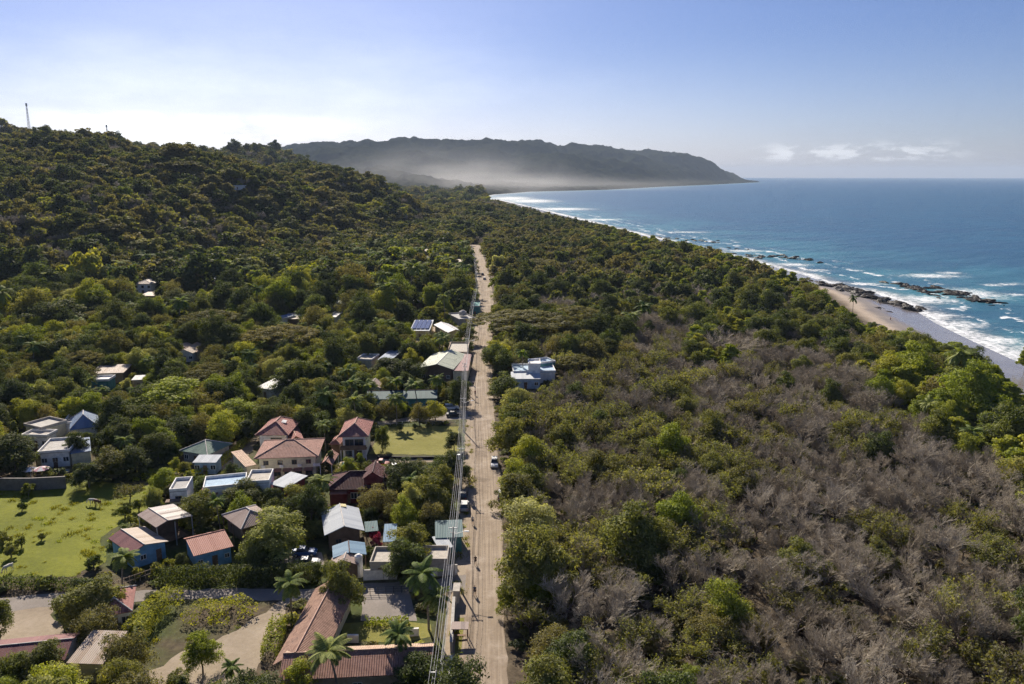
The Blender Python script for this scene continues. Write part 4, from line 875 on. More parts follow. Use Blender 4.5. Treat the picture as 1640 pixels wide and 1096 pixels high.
bal = MB(); bal.box(q(.5, -.5, 0), f[1], f[2], f[3] - 1.0, 1.35, 2.55, 2.72); bal.box(q(.5, -.5, 0), f[1], f[2], f[3] - 1.0, .1, 2.72, 3.6); bal.build('balcony', M['wood'], r)
for k in range(3):
    pp = MB(); pp.box(q(.5 + (f[3] - 1.2) * k / 2, -.4, 0), f[1], f[2], .18, .18, -.1, 2.54); pp.build('post', M['white'], r)
add_wing(r, (527, 712), (545, 712), (532, 700), 2.8, kind='hip', rise=.8, roof='tile_red', wall='brown', over=.3, door=False)
r, f, q = house('dark_maroon_house', 'single-storey dark red house with blackish maroon hip roof and white window frames', 'house', (522, 785), (618, 783), (546, 760), 3.2, kind='hip', rise=2.2, roof='tile_dark', wall='darkred', ridge='ridge_dark', over=.6, wins=W3(4, 1.0, 1.3, 1.3, 'white', .45, .82), vis=.9, door=.3)
add_wing(r, (580, 768), (614, 767), (580, 750), 5.0, kind='gable', axis='y', rise=1.5, roof='tile_dark', wall='darkred', ridge='ridge_dark', over=.3, door=False)
add_wing(r, (527, 792), (556, 791), (527, 787), 2.6, D=2.2, kind='shed', rise=.3, roof='metal_red', wall='darkred', over=.1, door=False)
# ---- silver gable and its neighbours
r, f, q = house('grey_gabled_house', 'house with pale grey sheet gable roof, dark front gable facing the road corner', 'house', (519.5, 858), (584, 850), (521, 820), 3.4, kind='gable', axis='y', rise=1.3, roof='metal_silver', wall='brown', ridge='ridge_grey', over=.8, wins=[(.3, 1.2, 1.0, .9, 'brown')], vis=.9)
sk2 = MB(); sk2.slab([q(f[3] * .49, f[4] * .86, 4.78), q(f[3] * .66, f[4] * .86, 4.52), q(f[3] * .66, f[4] * .99, 4.52), q(f[3] * .49, f[4] * .99, 4.78)], .06, [(0, 0)] * 4); sk2.build('roof_patch', M['yellow'], r)
r, f, q = house('blue_sheet_shelter', 'open shelter with blue sheet gable roof below the grey gable', 'shelter', (533, 894), (587, 888), (538, 874), 2.9, kind='gable', axis='y', rise=.7, roof='metal_blue', walls=False, posts='wood', ridge='ridge_dark', vis=.2)
r, f, q = house('brown_sheet_shed', 'small shed with rusty brown gable roof in front of the blue shelter', 'shed', (527, 906), (574, 905), (531, 893), 2.6, kind='gable', axis='y', rise=.9, roof='metal_brown', wall='brown', ridge='ridge_grey', over=.3, vis=.5)
r, f, q = house('ruined_concrete_building', 'flat weathered concrete slab roof with a peeling white wall below, beside the crossing', 'building', (592, 905), (635, 905), (592, 880), 2.6, kind='flat', roof='slab', wall='concrete', ridge='slab', over=.05, door=.3, vis=.8, soft=.1)
tk = MB(); c0 = q(-2.0, 1.2, 0); tk.cyl(c0 + [0, 0, 0], c0 + [0, 0, 3.6], .65, .65, 14); tk.cyl(c0 + [0, 0, 3.6], c0 + [0, 0, 3.9], .65, .25, 14); tk.build('water_tank', M['white'], r)
add_wing(r, (672, 900), (716, 900), (672, 878), 2.6, kind='flat', roof='slab', wall='concrete', ridge='slab', over=.05, door=False, vis=.4, soft=.3)
r, f, q = house('teal_shed', 'teal sheet-roofed shed beside the power lines near the road', 'shed', (697, 862), (742, 860), (699, 838), 3.0, kind='shed', rise=.5, roof='metal_teal', wall='teal', over=.3, vis=.6, door=False, soft=.3)
add_wing(r, (703, 880), (726, 876), (706, 860), 2.6, kind='shed', rise=.3, roof='metal_silver', wall='grey', over=.3, door=False, soft=.3)
r, f, q = house('blue_tarp_stall', 'small blue tarp stall behind the pink flowering bush', 'stall', (613, 868), (634, 867), (613, 842), 2.6, kind='shed', rise=.3, roof='metal_blue', walls=False, posts='wood', vis=.4, soft=.1)
r, f, q = house('teal_canopy', 'faded teal canopy right of the grey gabled house', 'canopy', (585, 852), (606, 850), (586, 838), 2.6, kind='shed', rise=.3, roof='metal_teal', walls=False, posts='wood', vis=.2)
# ---- upper left cluster
r, f, q = house('white_terrace_villa', 'white modern villa of stepped flat roofs above the stone pool wall', 'house', (60, 727), (112, 723), (75, 706), 3.6, kind='flat', roof='concrete', wall='white', ridge='white', over=.4, wins=W3(3, 1.2), vis=.8)
add_wing(r, (112, 727), (146, 722), (120, 706), 3.0, kind='shed', rise=.4, roof='metal_slate', wall='cream', over=.2, door=False)
r, f, q = house('upper_flat_villa', 'pair of white flat-roofed blocks uphill of the terrace villa', 'house', (34, 699), (75, 700), (44, 690), 3.2, kind='flat', roof='slab', wall='white', ridge='white', over=.3, wins=W3(2), vis=.8)
add_wing(r, (66, 688), (108, 676), (64, 674), 3.8, D=7, kind='flat', roof='concrete', wall='cream', ridge='slab', over=.3, door=False); add_wing(r, (100, 680), (124, 678), (104, 666), 3.2, kind='flat', roof='slab', wall='white', ridge='white', over=.2, door=False)
r, f, q = house('pyramid_roofed_house', 'house with steep blue-grey pyramid sheet roof, upper left of the field', 'house', (111, 689), (158, 683), (150, 664), 3.4, D=10.5, kind='hip', rise=2.6, roof='metal_slate', wall='white', ridge='ridge_grey', over=.6, vis=.2)
r, f, q = house('green_roofed_house', 'cottage with weathered green pyramid sheet roof', 'house', (287, 722), (332, 729), (300, 700), 3.0, kind='hip', rise=1.7, roof='metal_green', wall='grey', ridge='ridge_grey', over=.6, wins=W3(2), vis=.8)
r, f, q = house('pale_flat_shed', 'small shed with pale grey flat sheet roof below the green-roofed cottage', 'shed', (308, 741), (346, 741), (320, 731), 2.8, kind='shed', rise=.4, roof='metal_silver', wall='pale_blue', over=.3, wins=W3(2), vis=.95)
# ---- middle distance
hs = [
 ('white_roofed_house', 'house with white sheet roof among the trees left of the umbrella trees', (409, 621), (436, 624), (424, 605), 3.2, dict(kind='shed', rise=.8, roof='metal_white', wall='white', over=.4, vis=.9)),
 ('long_tan_roofed_house', 'long low building with tan sheet roof under the leafless tree', (449, 511), (491, 511), (452, 503), 3.2, dict(kind='shed', rise=.5, roof='metal_tan', wall='brown', over=.4, vis=.9)),
 ('slate_roofed_annex', 'small slate blue roof left end of the long tan roof', (436, 509), (450, 511), (446, 502), 3.6, dict(kind='shed', rise=.4, roof='metal_slate', wall='white', over=.3, vis=.5)),
 ('small_white_block', 'small bright white block right of the long tan roof', (524, 510), (538, 510), (525, 501), 3.2, dict(kind='flat', roof='white', wall='white', ridge='white', over=.1, vis=.9)),
 ('solar_roofed_house', 'yellow-walled house with blue solar panels on its pitched roof', (656, 530), (688, 530), (660, 517), 3.6, dict(kind='shed', rise=1.2, roof='metal_silver', wall='yellow', over=.5, vis=.98, wins=W3(2))),
 ('white_vaulted_house', 'yellow-walled house with bright white pitched roof near the road', (717, 533), (742, 531), (724, 518), 3.4, dict(kind='gable', rise=1.0, roof='metal_white', wall='yellow', ridge='white', over=.5, vis=.98)),
 ('round_tank_house', 'low grey house with rounded grey water tank by the road bend', (735, 513), (762, 511), (738, 502), 3.0, dict(kind='flat', roof='grey', wall='grey', ridge='grey', over=.2, vis=.7)),
 ('tan_walled_store', 'low tan building with flat roof behind the green roof', (716, 566), (748, 566), (718, 550), 3.4, dict(kind='flat', roof='slab', wall='tan', ridge='tan', over=.2, vis=.5)),
 ('pale_flat_roofed_store', 'low pale flat-roofed store left of the sage green roof', (569, 577), (595, 578), (571, 568), 3.2, dict(kind='flat', roof='slab', wall='cream', ridge='white', over=.2, vis=.8)),
 ('slate_roofed_store', 'store with slate blue roof between the pale store and the green roof', (604, 576), (626, 577), (606, 562), 3.6, dict(kind='shed', rise=.6, roof='metal_slate', wall='brown', over=.3, vis=.4)),
 ('hillside_white_house', 'white two-storey house with balcony beneath the yellow tree on the hillside', (212, 455), (242, 455), (216, 449), 6.0, dict(kind='hip', rise=1.6, roof='metal_tan', wall='white', ridge='ridge_grey', over=.6, vis=.98, wins=W3(3, 3.6, 1.4, 1.4, 'brown') + W3(3, .8, 1.4, 1.6, 'brown'))),
 ('hillside_tan_roof', 'low house with pale tan roof directly below the white hillside house', (222, 474), (256, 474), (226, 469), 3.2, dict(kind='shed', rise=.5, roof='metal_tan', wall='brown', over=.3, vis=.9)),
 ('hillside_brown_roof', 'low house with brown roof right of the white hillside house', (281, 476), (307, 476), (283, 470), 3.2, dict(kind='gable', axis='x', rise=.8, roof='metal_brown', wall='cream', ridge='ridge_grey', over=.3, vis=.9)),
 ('hillside_peaked_house', 'little house with pale peaked roof on the hillside among palms', (315, 451), (341, 451), (322, 445), 3.0, dict(kind='hip', rise=1.6, roof='metal_silver', wall='tan', ridge='ridge_grey', over=.3, vis=.9)),
 ('orange_roofed_cottage', 'cottage with faded orange roof half hidden under umbrella trees', (280, 566), (309, 566), (284, 554), 3.2, dict(kind='gable', rise=1.4, roof='metal_tan', wall='white', ridge='ridge', over=.4, vis=.9, wins=W3(2))),
 ('orange_roofed_outhouse', 'small orange-roofed building right of the faded orange cottage', (314, 564), (331, 561), (322, 549), 3.2, dict(kind='shed', rise=1.0, roof='tile_tan', wall='tan', over=.3, vis=.9)),
 ('long_pale_roofed_house', 'long house with pale roof above the teal-walled house', (143, 599), (198, 597), (150, 588), 3.4, dict(kind='shed', rise=.6, roof='metal_tan', wall='brown', over=.4, vis=.9)),
 ('teal_walled_house', 'teal-walled house with white flat roof behind the small palm', (130, 611), (174, 610), (134, 604), 3.4, dict(kind='flat', roof='white', wall='teal', ridge='white', over=.2, vis=.98)),
 ('white_slab_shed', 'small white slab roof right of the teal-walled house', (210, 609), (232, 608), (212, 603), 3.0, dict(kind='shed', rise=.3, roof='metal_white', wall='tan', over=.2, vis=.9)),
 ('long_teal_lodge', 'long teal lodge in the shade behind the row of small palms', (585, 640), (700, 638), (590, 626), 3.2, dict(kind='gable', axis='x', rise=1.2, roof='metal_teal', wall='teal', ridge='ridge_dark', over=.5, vis=.6, soft=.6, wins=W3(6))),
 ('white_walled_hut', 'white hut with brown shingle roof among the palms of the lodge', (580, 622), (610, 622), (586, 612), 3.0, dict(kind='gable', rise=1.2, roof='metal_brown', wall='white', ridge='ridge_grey', over=.4, vis=.9, soft=.3)),
 ('hilltop_villa', 'white flat villa roof alone high on the forested hillside', (370, 298), (389, 298), (374, 297.9), 3.2, dict(D=9, soft=.6, kind='flat', roof='white', wall='white', ridge='white', over=.8, vis=.9)),
 ('blue_edge_house', 'house with bright blue roof at the left edge of the view', (-14, 464), (8, 462), (-12, 458), 3.0, dict(kind='shed', rise=.8, roof='metal_blue', wall='white', over=.3, vis=.9)),
 ('teal_roadside_house', 'dark teal house beside the far road', (753, 492), (768, 492), (753, 484), 4.2, dict(kind='flat', roof='teal', wall='teal', ridge='grey', over=.1, vis=.8)),
 ('white_topped_house', 'house with white roof above brown walls between trees beyond the solar roof', (658, 484), (680, 484), (660, 479), 3.4, dict(kind='flat', roof='white', wall='brown', ridge='white', over=.2, vis=.95)),
 ('grey_barn', 'pale grey roof beside the leafless tree in the middle distance', (522, 487), (546, 487), (528, 478), 3.0, dict(kind='gable', rise=1.0, roof='metal_sage', wall='grey', ridge='ridge_grey', over=.3, vis=.7)),
 ('tan_roofed_cottage', 'little tan roof among the far palms left of the road', (672, 403), (685, 403), (674, 399), 3.0, dict(kind='gable', axis='x', rise=1.0, roof='metal_tan', wall='tan', ridge='ridge', over=.2, vis=.8)),
 ('distant_lodge', 'pale lodge roof beside the far straight road', (728, 420), (742, 420), (729, 416), 3.0, dict(kind='shed', rise=.5, roof='metal_tan', wall='cream', over=.2, vis=.8)),
]
for nm, lb, a_, b_, c_, ev, kw in hs:
    kw.setdefault('soft', .2); r, f, q = house(nm, lb, 'house', a_, b_, c_, ev, **kw)
    if nm == 'solar_roofed_house':
        for k in range(4):
            sp = MB(); w_ = (f[3] - 1) / 4; z1, z2 = ev + .12 + kw['rise'] * .12, ev + .12 + kw['rise'] * .9; d = f[4]
            sp.slab([q(.5 + w_ * k, d * .12, z1), q(.35 + w_ * (k + 1), d * .12, z1), q(.35 + w_ * (k + 1), d * .9, z2), q(.5 + w_ * k, d * .9, z2)], .05, [(0, 0)] * 4); sp.build('solar_panel', M['solar'], r)
    if nm == 'round_tank_house':
        tk = MB(); c0 = q(f[3] * .6, f[4] * .5, ev); tk.cyl(c0, c0 + [0, 0, 1.6], 1.7, 1.7, 16); tk.cyl(c0 + [0, 0, 1.6], c0 + [0, 0, 2.3], 1.7, .6, 16); tk.build('water_tank', M['grey'], r)
r, f, q = house('sage_roofed_market', 'building with wide sage green hipped roof at the roadside junction', 'building', (668, 590), (726, 592), (684, 566), 4.2, kind='gable', axis='y', apex=.55, rise=1.6, roof='metal_sage', wall='brown', ridge='white', over=.6, wins=W3(3), vis=.9)
add_wing(r, (724, 594), (750, 594), (727, 570), 3.8, kind='shed', rise=.6, roof='metal_maroon', wall='cream', over=.3, door=False, vis=.6)
r, f, q = house('white_blue_beach_house', 'white and blue house with roof terraces among the trees right of the road', 'house', (818, 607), (866, 607), (820, 598), 3.2, kind='shed', rise=.5, roof='metal_silver', wall='pale_blue', over=.3, wins=W3(3), vis=.95)
add_wing(r, (822, 597), (890, 596), (830, 585), 3.6, kind='flat', roof='pale_blue', wall='white', ridge='white', over=.2, door=False, vis=.5); add_wing(r, (846, 585), (866, 585), (848, 577), 6.2, kind='flat', roof='white', wall='white', ridge='white', over=.1, door=False, vis=.9); add_wing(r, (866, 583), (890, 580), (868, 575), 4.6, kind='flat', roof='pale_blue', wall='teal', ridge='white', over=.1, door=False, vis=.7)
#PART4
# ------------------------------------------------------------------ hand-placed trees
def tpx(kind, px, py, rpx, h, label, group=None, cz=.58, rpy=None, **kw):
    """crown centre and crown radius as seen in the photo; h = tree height in metres"""
    g = P(px, py, h * cz); z0 = hz(g[0], g[1]) if g[1] > 290 else 0.0
    dep = proj(g[0], g[1], g[2])[2]; r = rpx / F * float(dep)
    HAND.append((g[0], g[1], r)); return tree(kind, g[0], g[1], h, r, label, group, z=z0, **kw)
HAND = []
hand = [
 ('green', 545, 940, 36, 7.5, 'dense round mango-green tree beside the long tiled roof'),
 ('cream', 442, 850, 54, 8.5, 'large yellow-green tree in the middle of the lower village'),
 ('green', 408, 886, 30, 6.0, 'dark round tree at the foot of the large yellow-green tree'),
 ('palm', 685, 938, 40, 8.5, 'tall full palm at the edge of the gravel court', .82),
 ('palm', 700, 972, 30, 6.0, 'shorter palm in front of the tall full palm', .8),
 ('palm', 641, 1025, 30, 6.0, 'coconut palm growing in front of the courtyard lawn', .8),
 ('palm', 540, 1062, 42, 7.0, 'large coconut palm leaning over the corner of the L-shaped roof', .8),
 ('palm', 192, 905, 30, 5.5, 'broad palm in front of the blue-walled house', .8),
 ('palm', 377, 1075, 20, 4.0, 'small palm at the bottom edge beside the bare dirt', .8),
 ('green', 652, 895, 38, 6.5, 'pale green tree shading the ruined concrete building'),
 ('green', 668, 1078, 40, 5.5, 'bright green tree in front of the tiled wing at the bottom edge'),
 ('limeg', 480, 1082, 36, 5.0, 'leafy tree below the corner of the long tiled roof'),
 ('oliveg', 137, 965, 50, 6.5, 'wide spreading yellow-green tree by the dirt yard'),
 ('green', 186, 966, 20, 5.0, 'small dense green tree against the small white tiled house'),
 ('dusty', 200, 1048, 44, 6.5, 'big leafy tree at the bottom beside the tan sheet roof'),
 ('dark', 70, 1062, 40, 6.0, 'dark round tree in front of the maroon sheet roof'),
 ('green', 15, 1078, 36, 5.5, 'leafy tree in the bottom left corner'),
 ('cream', 105, 1088, 36, 4.5, 'pale flowering tree along the bottom left edge'),
 ('limeg', 322, 1045, 28, 5.5, 'lone thin tree on the edge of the bare dirt track'),
 ('green', -5, 985, 26, 6.0, 'tree cut by the left edge beside the dirt yard'),
 ('limeg', 272, 640, 62, 10.5, 'huge bright lime-green tree above the field'),
 ('dark', 225, 672, 40, 9.0, 'dark tree at the left foot of the huge lime-green tree'),
 ('dark', 290, 690, 34, 7.0, 'dark tree at the right foot of the huge lime-green tree'),
 ('limeg', 386, 660, 36, 7.0, 'flat-topped lime tree above the lane left of the red roofs'),
 ('dusty', 352, 682, 22, 5.5, 'grey-green tree left of the flat-topped lime tree'),
 ('dark', 395, 688, 20, 5.5, 'small dark tree between lane and flat-topped lime tree'),
 ('dark', 392, 792, 40, 6.0, 'dark spreading tree in front of the white flat-roofed house'),
 ('green', 318, 815, 38, 7.0, 'leafy tree between striped shelter and stilt house'),
 ('palm', 350, 815, 20, 6.0, 'palm squeezed in beside the stilt house', .8),
 ('dark', 437, 800, 20, 5.0, 'small round dark tree below the silver roof'),
 ('green', 478, 798, 28, 6.0, 'leafy tree left of the dark maroon house'),
 ('palm', 508, 782, 26, 7.0, 'palm touching the left end of the dark maroon roof', .8),
 ('green', 470, 815, 24, 5.0, 'light green bushy tree above the yellow-green tree'),
 ('dark', 20, 722, 44, 8.5, 'big dark conifer-like tree at the left edge of the village'),
 ('dark', 122, 712, 20, 6.5, 'dark feathery tree standing before the terrace villa'),
 ('oliveg', 178, 742, 34, 6.5, 'olive-leaved tree at the top edge of the field'),
 ('dark', 215, 735, 30, 6.5, 'dark tree behind the top edge of the field'),
 ('dark', 252, 715, 30, 7.0, 'dark tree left of the green-roofed cottage'),
 ('dark', 140, 760, 26, 5.0, 'dark bushy tree beside the stone pool wall'),
 ('olive', 206, 783, 26, 4.5, 'gnarled half-leafless tree standing in the field'),
 ('cream', 245, 798, 17, 5.0, 'slim pale-leaved tree at the right side of the field'),
 ('dark', 650, 762, 38, 7.5, 'spreading dark tree right of the dark maroon house'),
 ('dusty', 600, 800, 30, 5.5, 'spreading low tree below the dark maroon house'),
 ('limeg', 650, 822, 24, 6.5, 'lime tree in the garden left of the teal shed'),
 ('green', 690, 795, 36, 7.5, 'big leafy tree near the power line in the garden'),
 ('cream', 660, 800, 22, 7.0, 'pale-tipped tree beside the lime garden tree'),
 ('green', 655, 868, 34, 6.5, 'leafy tree left of the teal shed'),
 ('green', 700, 755, 24, 6.0, 'tree between driveway and power line'),
 ('dark', 727, 706, 17, 4.5, 'lone dark bush-like tree at the lawn corner by the poles'),
 ('palm', 462, 710, 0, 0, None),
 ('palm', 520, 690, 18, 6.5, 'palm between the two red-roofed houses', .8),
 ('green', 507, 676, 20, 6.0, 'bushy tree behind the gap between the red-roofed houses'),
 ('column', 530, 735, 12, 5.5, 'tall narrow cypress-like tree beside the pool'),
 ('limeg', 578, 737, 8, 3.2, 'tiny round yellow-green tree at the pool corner'),
 ('green', 612, 700, 14, 6.0, 'tree against the right side of the veranda house'),
 ('dusty', 622, 655, 24, 5.5, 'pale wispy tree beside the shaded lodge'),
 ('palm', 593, 622, 16, 6.5, 'bright palm in front of the white hut', .8),
 ('palm', 637, 618, 18, 7.0, 'leftmost bright palm of the lodge row', .8),
 ('palm', 668, 625, 19, 7.0, 'middle bright palm of the lodge row', .8),
 ('palm', 700, 615, 16, 7.0, 'rightmost bright palm of the lodge row', .8),
 ('dark', 620, 590, 34, 8.0, 'broad dark tree left of the sage green roof'),
 ('dark', 655, 595, 30, 7.5, 'round dark tree just below the sage green roof'),
 ('green', 470, 600, 36, 10.0, 'tall loose tree right of the white roof among the trees'),
 ('umbrella', 335, 505, 52, 12.0, 'wide umbrella-crowned tree on the lower hillside, left of two'),
 ('umbrella', 450, 530, 66, 13.0, 'broad umbrella-crowned tree at the centre of the valley, right of two'),
 ('umbrella', 318, 600, 44, 8.0, 'low umbrella-crowned tree above the huge lime-green tree'),
 ('dark', 90, 505, 54, 14.0, 'giant dark domed tree at the left'),
 ('dark', 100, 565, 36, 11.0, 'dark tree with greyish top below the giant domed tree'),
 ('dark', 285, 480, 30, 10.0, 'dark tree beneath the hillside house'),
 ('green', 190, 510, 40, 11.0, 'green spreading tree right of the giant dark domed tree'),
 ('yellow', 240, 435, 26, 11.0, 'bright yellow flat-topped tree over the hillside white house'),
 ('bare', 515, 462, 26, 10.0, 'grey leafless tree in the middle of the valley'),
 ('limeg', 10, 338, 0, 0, None),
 ('umbrella', 835, 508, 92, 13.0, 'enormous wide umbrella-crowned tree beside the road'),
 ('umbrella', 925, 500, 50, 12.0, 'umbrella-crowned tree right of the enormous one'),
 ('umbrella', 862, 420, 44, 11.0, 'umbrella-crowned tree far up the right side of the road'),
 ('umbrella', 812, 385, 30, 11.0, 'small-looking umbrella tree where the road disappears'),
 ('umbrella', 925, 575, 34, 8.5, 'flat-topped umbrella tree hanging over the white and blue house'),
 ('palm', 838, 575, 15, 8.0, 'palm standing behind the white and blue house', .8),
 ('green', 795, 570, 25, 9.0, 'leafy roadside tree before the white and blue house'),
 ('green', 808, 620, 30, 8.0, 'round tree between road and the white and blue house'),
 ('bare', 832, 530, 0, 0, None),
 ('bare', 1165, 545, 64, 12.0, 'huge leafless grey dome tree with dark trunk in the dry forest'),
 ('palm', 1018, 515, 20, 10.0, 'palm rising from the dry forest', .8),
 ('palm', 1032, 500, 18, 12.0, 'taller palm behind the one rising from the dry forest', .8),
 ('cream', 858, 835, 52, 8.0, 'pale-topped leafy tree on the right edge of the road'),
 ('limeg', 1165, 975, 42, 7.5, 'bright green bushy tree alone among grey leafless trees'),
 ('limeg', 1112, 1088, 26, 4.0, 'pale lime tree at the bottom edge in the grey forest'),
 ('bare', 905, 950, 66, 9.0, 'big round leafless tree near the road, lower centre'),
 ('limeg', 812, 962, 18, 5.0, 'small lime tree leaning over the right edge of the road'),
 ('palm', 1367, 484, 9, 9.5, 'lone palm on the beach by the reef', .85),
 ('palm', 708, 548, 15, 9.0, 'yellow-green palm behind the sage green roof', .82),
 ('palm', 712, 485, 13, 11.0, 'tall palm left of the far road', .82),
 ('palm', 143, 615, 13, 7.0, 'small palm in front of the teal-walled house', .82),
 ('palm', 200, 1085, 0, 0, None),
]
for t in hand:
    if t[3] == 0: continue
    kw = {'cz': t[6]} if len(t) > 6 else {}
    if t[0] == 'umbrella': kw['cz'] = .8
    tpx(t[0], t[1], t[2], t[3], t[4], t[5], **kw)
tree('almond', *P(1640, 598, 0)[:2], 9.0, 3.4, 'lone flat-crowned tree standing out over the sand at the right edge')
for nm, a, b, r_ in (('magenta', 597, 858, 9), ('magenta', 603, 866, 10)):
    g = G(a, b, 1.2); tree(nm, g[0], g[1], 2.6, r_ / F * 135, 'bush covered in magenta flowers %s' % ('beside the grey gabled house' if a == 597 else 'in front of the blue tarp stall')); HAND.append((g[0], g[1], 1.5))
for i, (a, b, s_) in enumerate([(640, 688, .8), (664, 684, .7), (686, 682, .7), (35, 815, .9), (66, 862, .7), (34, 873, 1.0), (18, 888, 1.1), (45, 790, 1.3), (200, 825, 1.2), (210, 838, 1.0), (222, 815, 1.2), (4, 870, 1.3), (150, 905, 1.2), (700, 742, 1.0)]):
    g = G(a, b, .5); lab = 'small clipped bush on the kerb of the dry lawn' if i < 3 else ('dark bush growing in the green field' if i < 13 else 'low bush beside the driveway')
    tree('shrub', g[0], g[1], 1.9 * s_, 1.3 * s_, lab, 'bushes on the kerb of the dry lawn' if i < 3 else ('bushes in the green field' if i < 13 else None), z=0)

# ------------------------------------------------------------------ scattered forest
foot([G(u, v)[:2] for u, v in [(205, 1040), (240, 985), (285, 960), (450, 960), (448, 1000), (425, 1060), (300, 1100), (215, 1075)]]); foot([G(u, v)[:2] for u, v in [(120, 968), (120, 950), (585, 938), (585, 962)]])
clear_poly([(780, 319), (830, 330), (890, 346), (930, 354), (1000, 369), (1050, 383), (1100, 391), (1150, 403), (1190, 416), (1250, 431), (1300, 453), (1330, 478), (1370, 503), (1400, 521), (1440, 530), (1500, 547), (1560, 564), (1592, 585), (1640, 630), (1700, 670), (1700, 300), (780, 300)], 9000, soft=.3)
FX = [np.array(f) for f in FOOT]; FB = [(f[:, 0].min(), f[:, 0].max(), f[:, 1].min(), f[:, 1].max()) for f in FX]
HD = np.array(HAND)
def allowed(x, y, z, h, r, zlow=.35, margin=.35, hand=.75):
    ok = np.ones(len(x), bool)
    for f, (a, b, c, d) in zip(FX, FB):
        m = ok & (x > a - 4) & (x < b + 4) & (y > c - 4) & (y < d + 4)
        if not m.any(): continue
        idx = np.nonzero(m)[0]
        for dx, dy in ((0, 0), (1, 0), (-1, 0), (0, 1), (0, -1)):
            ok[idx] &= ~inside(f, x[idx] + dx * r[idx] * margin, y[idx] + dy * r[idx] * margin)
    if len(HD):
        for hx, hy, hr in HD: ok &= (x - hx) ** 2 + (y - hy) ** 2 > (hand * (hr * .75 + r * .5)) ** 2
    cx_, cyt, dep = proj(x, y, z + h); _, cyb, _ = proj(x, y, z + h * zlow); rp = F * r / dep; rv = np.maximum((cyb - cyt) / 2, rp * .45); cm = (cyt + cyb) / 2
    for poly, Yp, soft in CLEAR:
        a, b, c, d = poly[:, 0].min(), poly[:, 0].max(), poly[:, 1].min(), poly[:, 1].max()
        m = ok & (y < Yp + 3) & (cx_ + rp > a) & (cx_ - rp < b) & (cm + rv > c) & (cm - rv < d); idx = np.nonzero(m)[0]
        if not len(idx): continue
        X, Y_, R_, V_ = cx_[idx], cm[idx], rp[idx], rv[idx]; cnt = np.zeros(len(idx)); S_ = [(0, 0), (.8, 0), (-.8, 0), (0, -.85), (0, .85), (.55, -.6), (-.55, -.6)]
        for u, v in S_: cnt += inside(poly, X + R_ * u, Y_ + V_ * v)
        frac = cnt / len(S_); pc = np.r_[poly, [poly.mean(0)]]; cv = np.zeros(len(idx))
        for qx, qy in pc: cv += (((qx - X) / R_) ** 2 + ((qy - Y_) / V_) ** 2 < .85)
        ok[idx[(frac > soft) | (cv / len(pc) > soft * 1.2 + .05)]] = False
    return ok
def grid(x0, x1, y0, y1, s, rng):
    gx_, gy_ = np.meshgrid(np.arange(x0, x1, s), np.arange(y0, y1, s * .87)); gx_ = gx_ + (np.arange(gx_.shape[0]) % 2)[:, None] * s / 2
    return (gx_ + rng.uniform(-.38, .38, gx_.shape) * s).ravel(), (gy_ + rng.uniform(-.38, .38, gx_.shape) * s).ravel()
rg = np.random.default_rng(77); XS, YS, SP = [], [], []
for (y0, y1, s) in ((42, 330, 6.0), (330, 620, 7.6), (620, 1150, 9.0), (1150, 2750, 13.0)):
    a, b = grid(-.95 * y1 - 60, min(.95 * y1 + 40, 330), y0, y1, s, rg); XS.append(a); YS.append(b); SP.append(np.full(len(a), s))
X = np.concatenate(XS); Y = np.concatenate(YS); SPC = np.concatenate(SP)
Z = height(X, Y); SH = shore(X, Y); ppx, ppy, pdep = proj(X, Y, Z + 8)
inner = (ppx > -260) & (ppx < 1900) & (ppy < 1330)
k_ = inner & (SH > np.interp(Y, [0, 180, 230, 330, 420, 500], [36, 25, 20, 17, 12, 6])); X, Y, Z, SH, SPC = X[k_], Y[k_], Z[k_], SH[k_], SPC[k_]
side = X - road_x(np.minimum(Y, 690)); right = (side > 0) & (Y < 2750); U = rg.uniform(0, 1, len(X)); n1 = fbm(X, Y, 38, 3, 51); n2 = fbm(X, Y, 22, 3, 61)
kd = np.empty(len(X), object)
def pick(mask, table):
    idx = np.nonzero(mask)[0]; names = [t[0] for t in table]; w = np.array([t[1] for t in table], float); c = np.cumsum(w / w.sum())
    kd[idx] = np.array(names, object)[np.searchsorted(c, rg.uniform(0, 1, len(idx)) * .9999)]
pick(right & (Y < 9999), [('olive', .35), ('dark', .2), ('dusty', .2), ('green', .15), ('bare', .1)])
far_r = right & (Y > 430); pick(far_r & (n1 > .52), [('bare', .35), ('olive', .45), ('dusty', .2)])
mid_r = right & (Y <= 430) & (Y > 240); pick(mid_r, [('dark', .18), ('green', .16), ('olive', .28), ('dusty', .16), ('bare', .22)])
pick(mid_r & (side > 55) & (n1 > .36), [('bare', .66), ('olive', .26), ('green', .08)])
pick(mid_r & (Y > 340) & (n1 > .46), [('bare', .3), ('olive', .35), ('green', .15), ('dark', .2)])
cst = right & (SH < 62 + 26 * (n2 - .5)) & (Y > 60) & (Y < 1000); pick(cst, [('almond', .62), ('limeg', .10), ('green', .16), ('dusty', .06), ('palm', .04)])
near_r = right & (Y <= 240)
pick(near_r & ((n1 > .38) | ((n1 > .24) & (side > 26))), [('bare', .70), ('olive', .24), ('oliveg', .03), ('green', .03)]); pick(near_r & ((n1 <= .24) | ((n1 <= .38) & (side <= 26))), [('olive', .58), ('oliveg', .14), ('bare', .12), ('dusty', .08), ('green', .08)])
pick(right & (Y > 150) & (Y < 262) & (side < 56) & (side > 8), [('olive', .58), ('oliveg', .08), ('bare', .26), ('limeg', .01), ('green', .07)])
pick(right & (Y < 130) & (side < 38) & (side > 8), [('olive', .50), ('bare', .36), ('dusty', .05), ('green', .08), ('limeg', .01)])
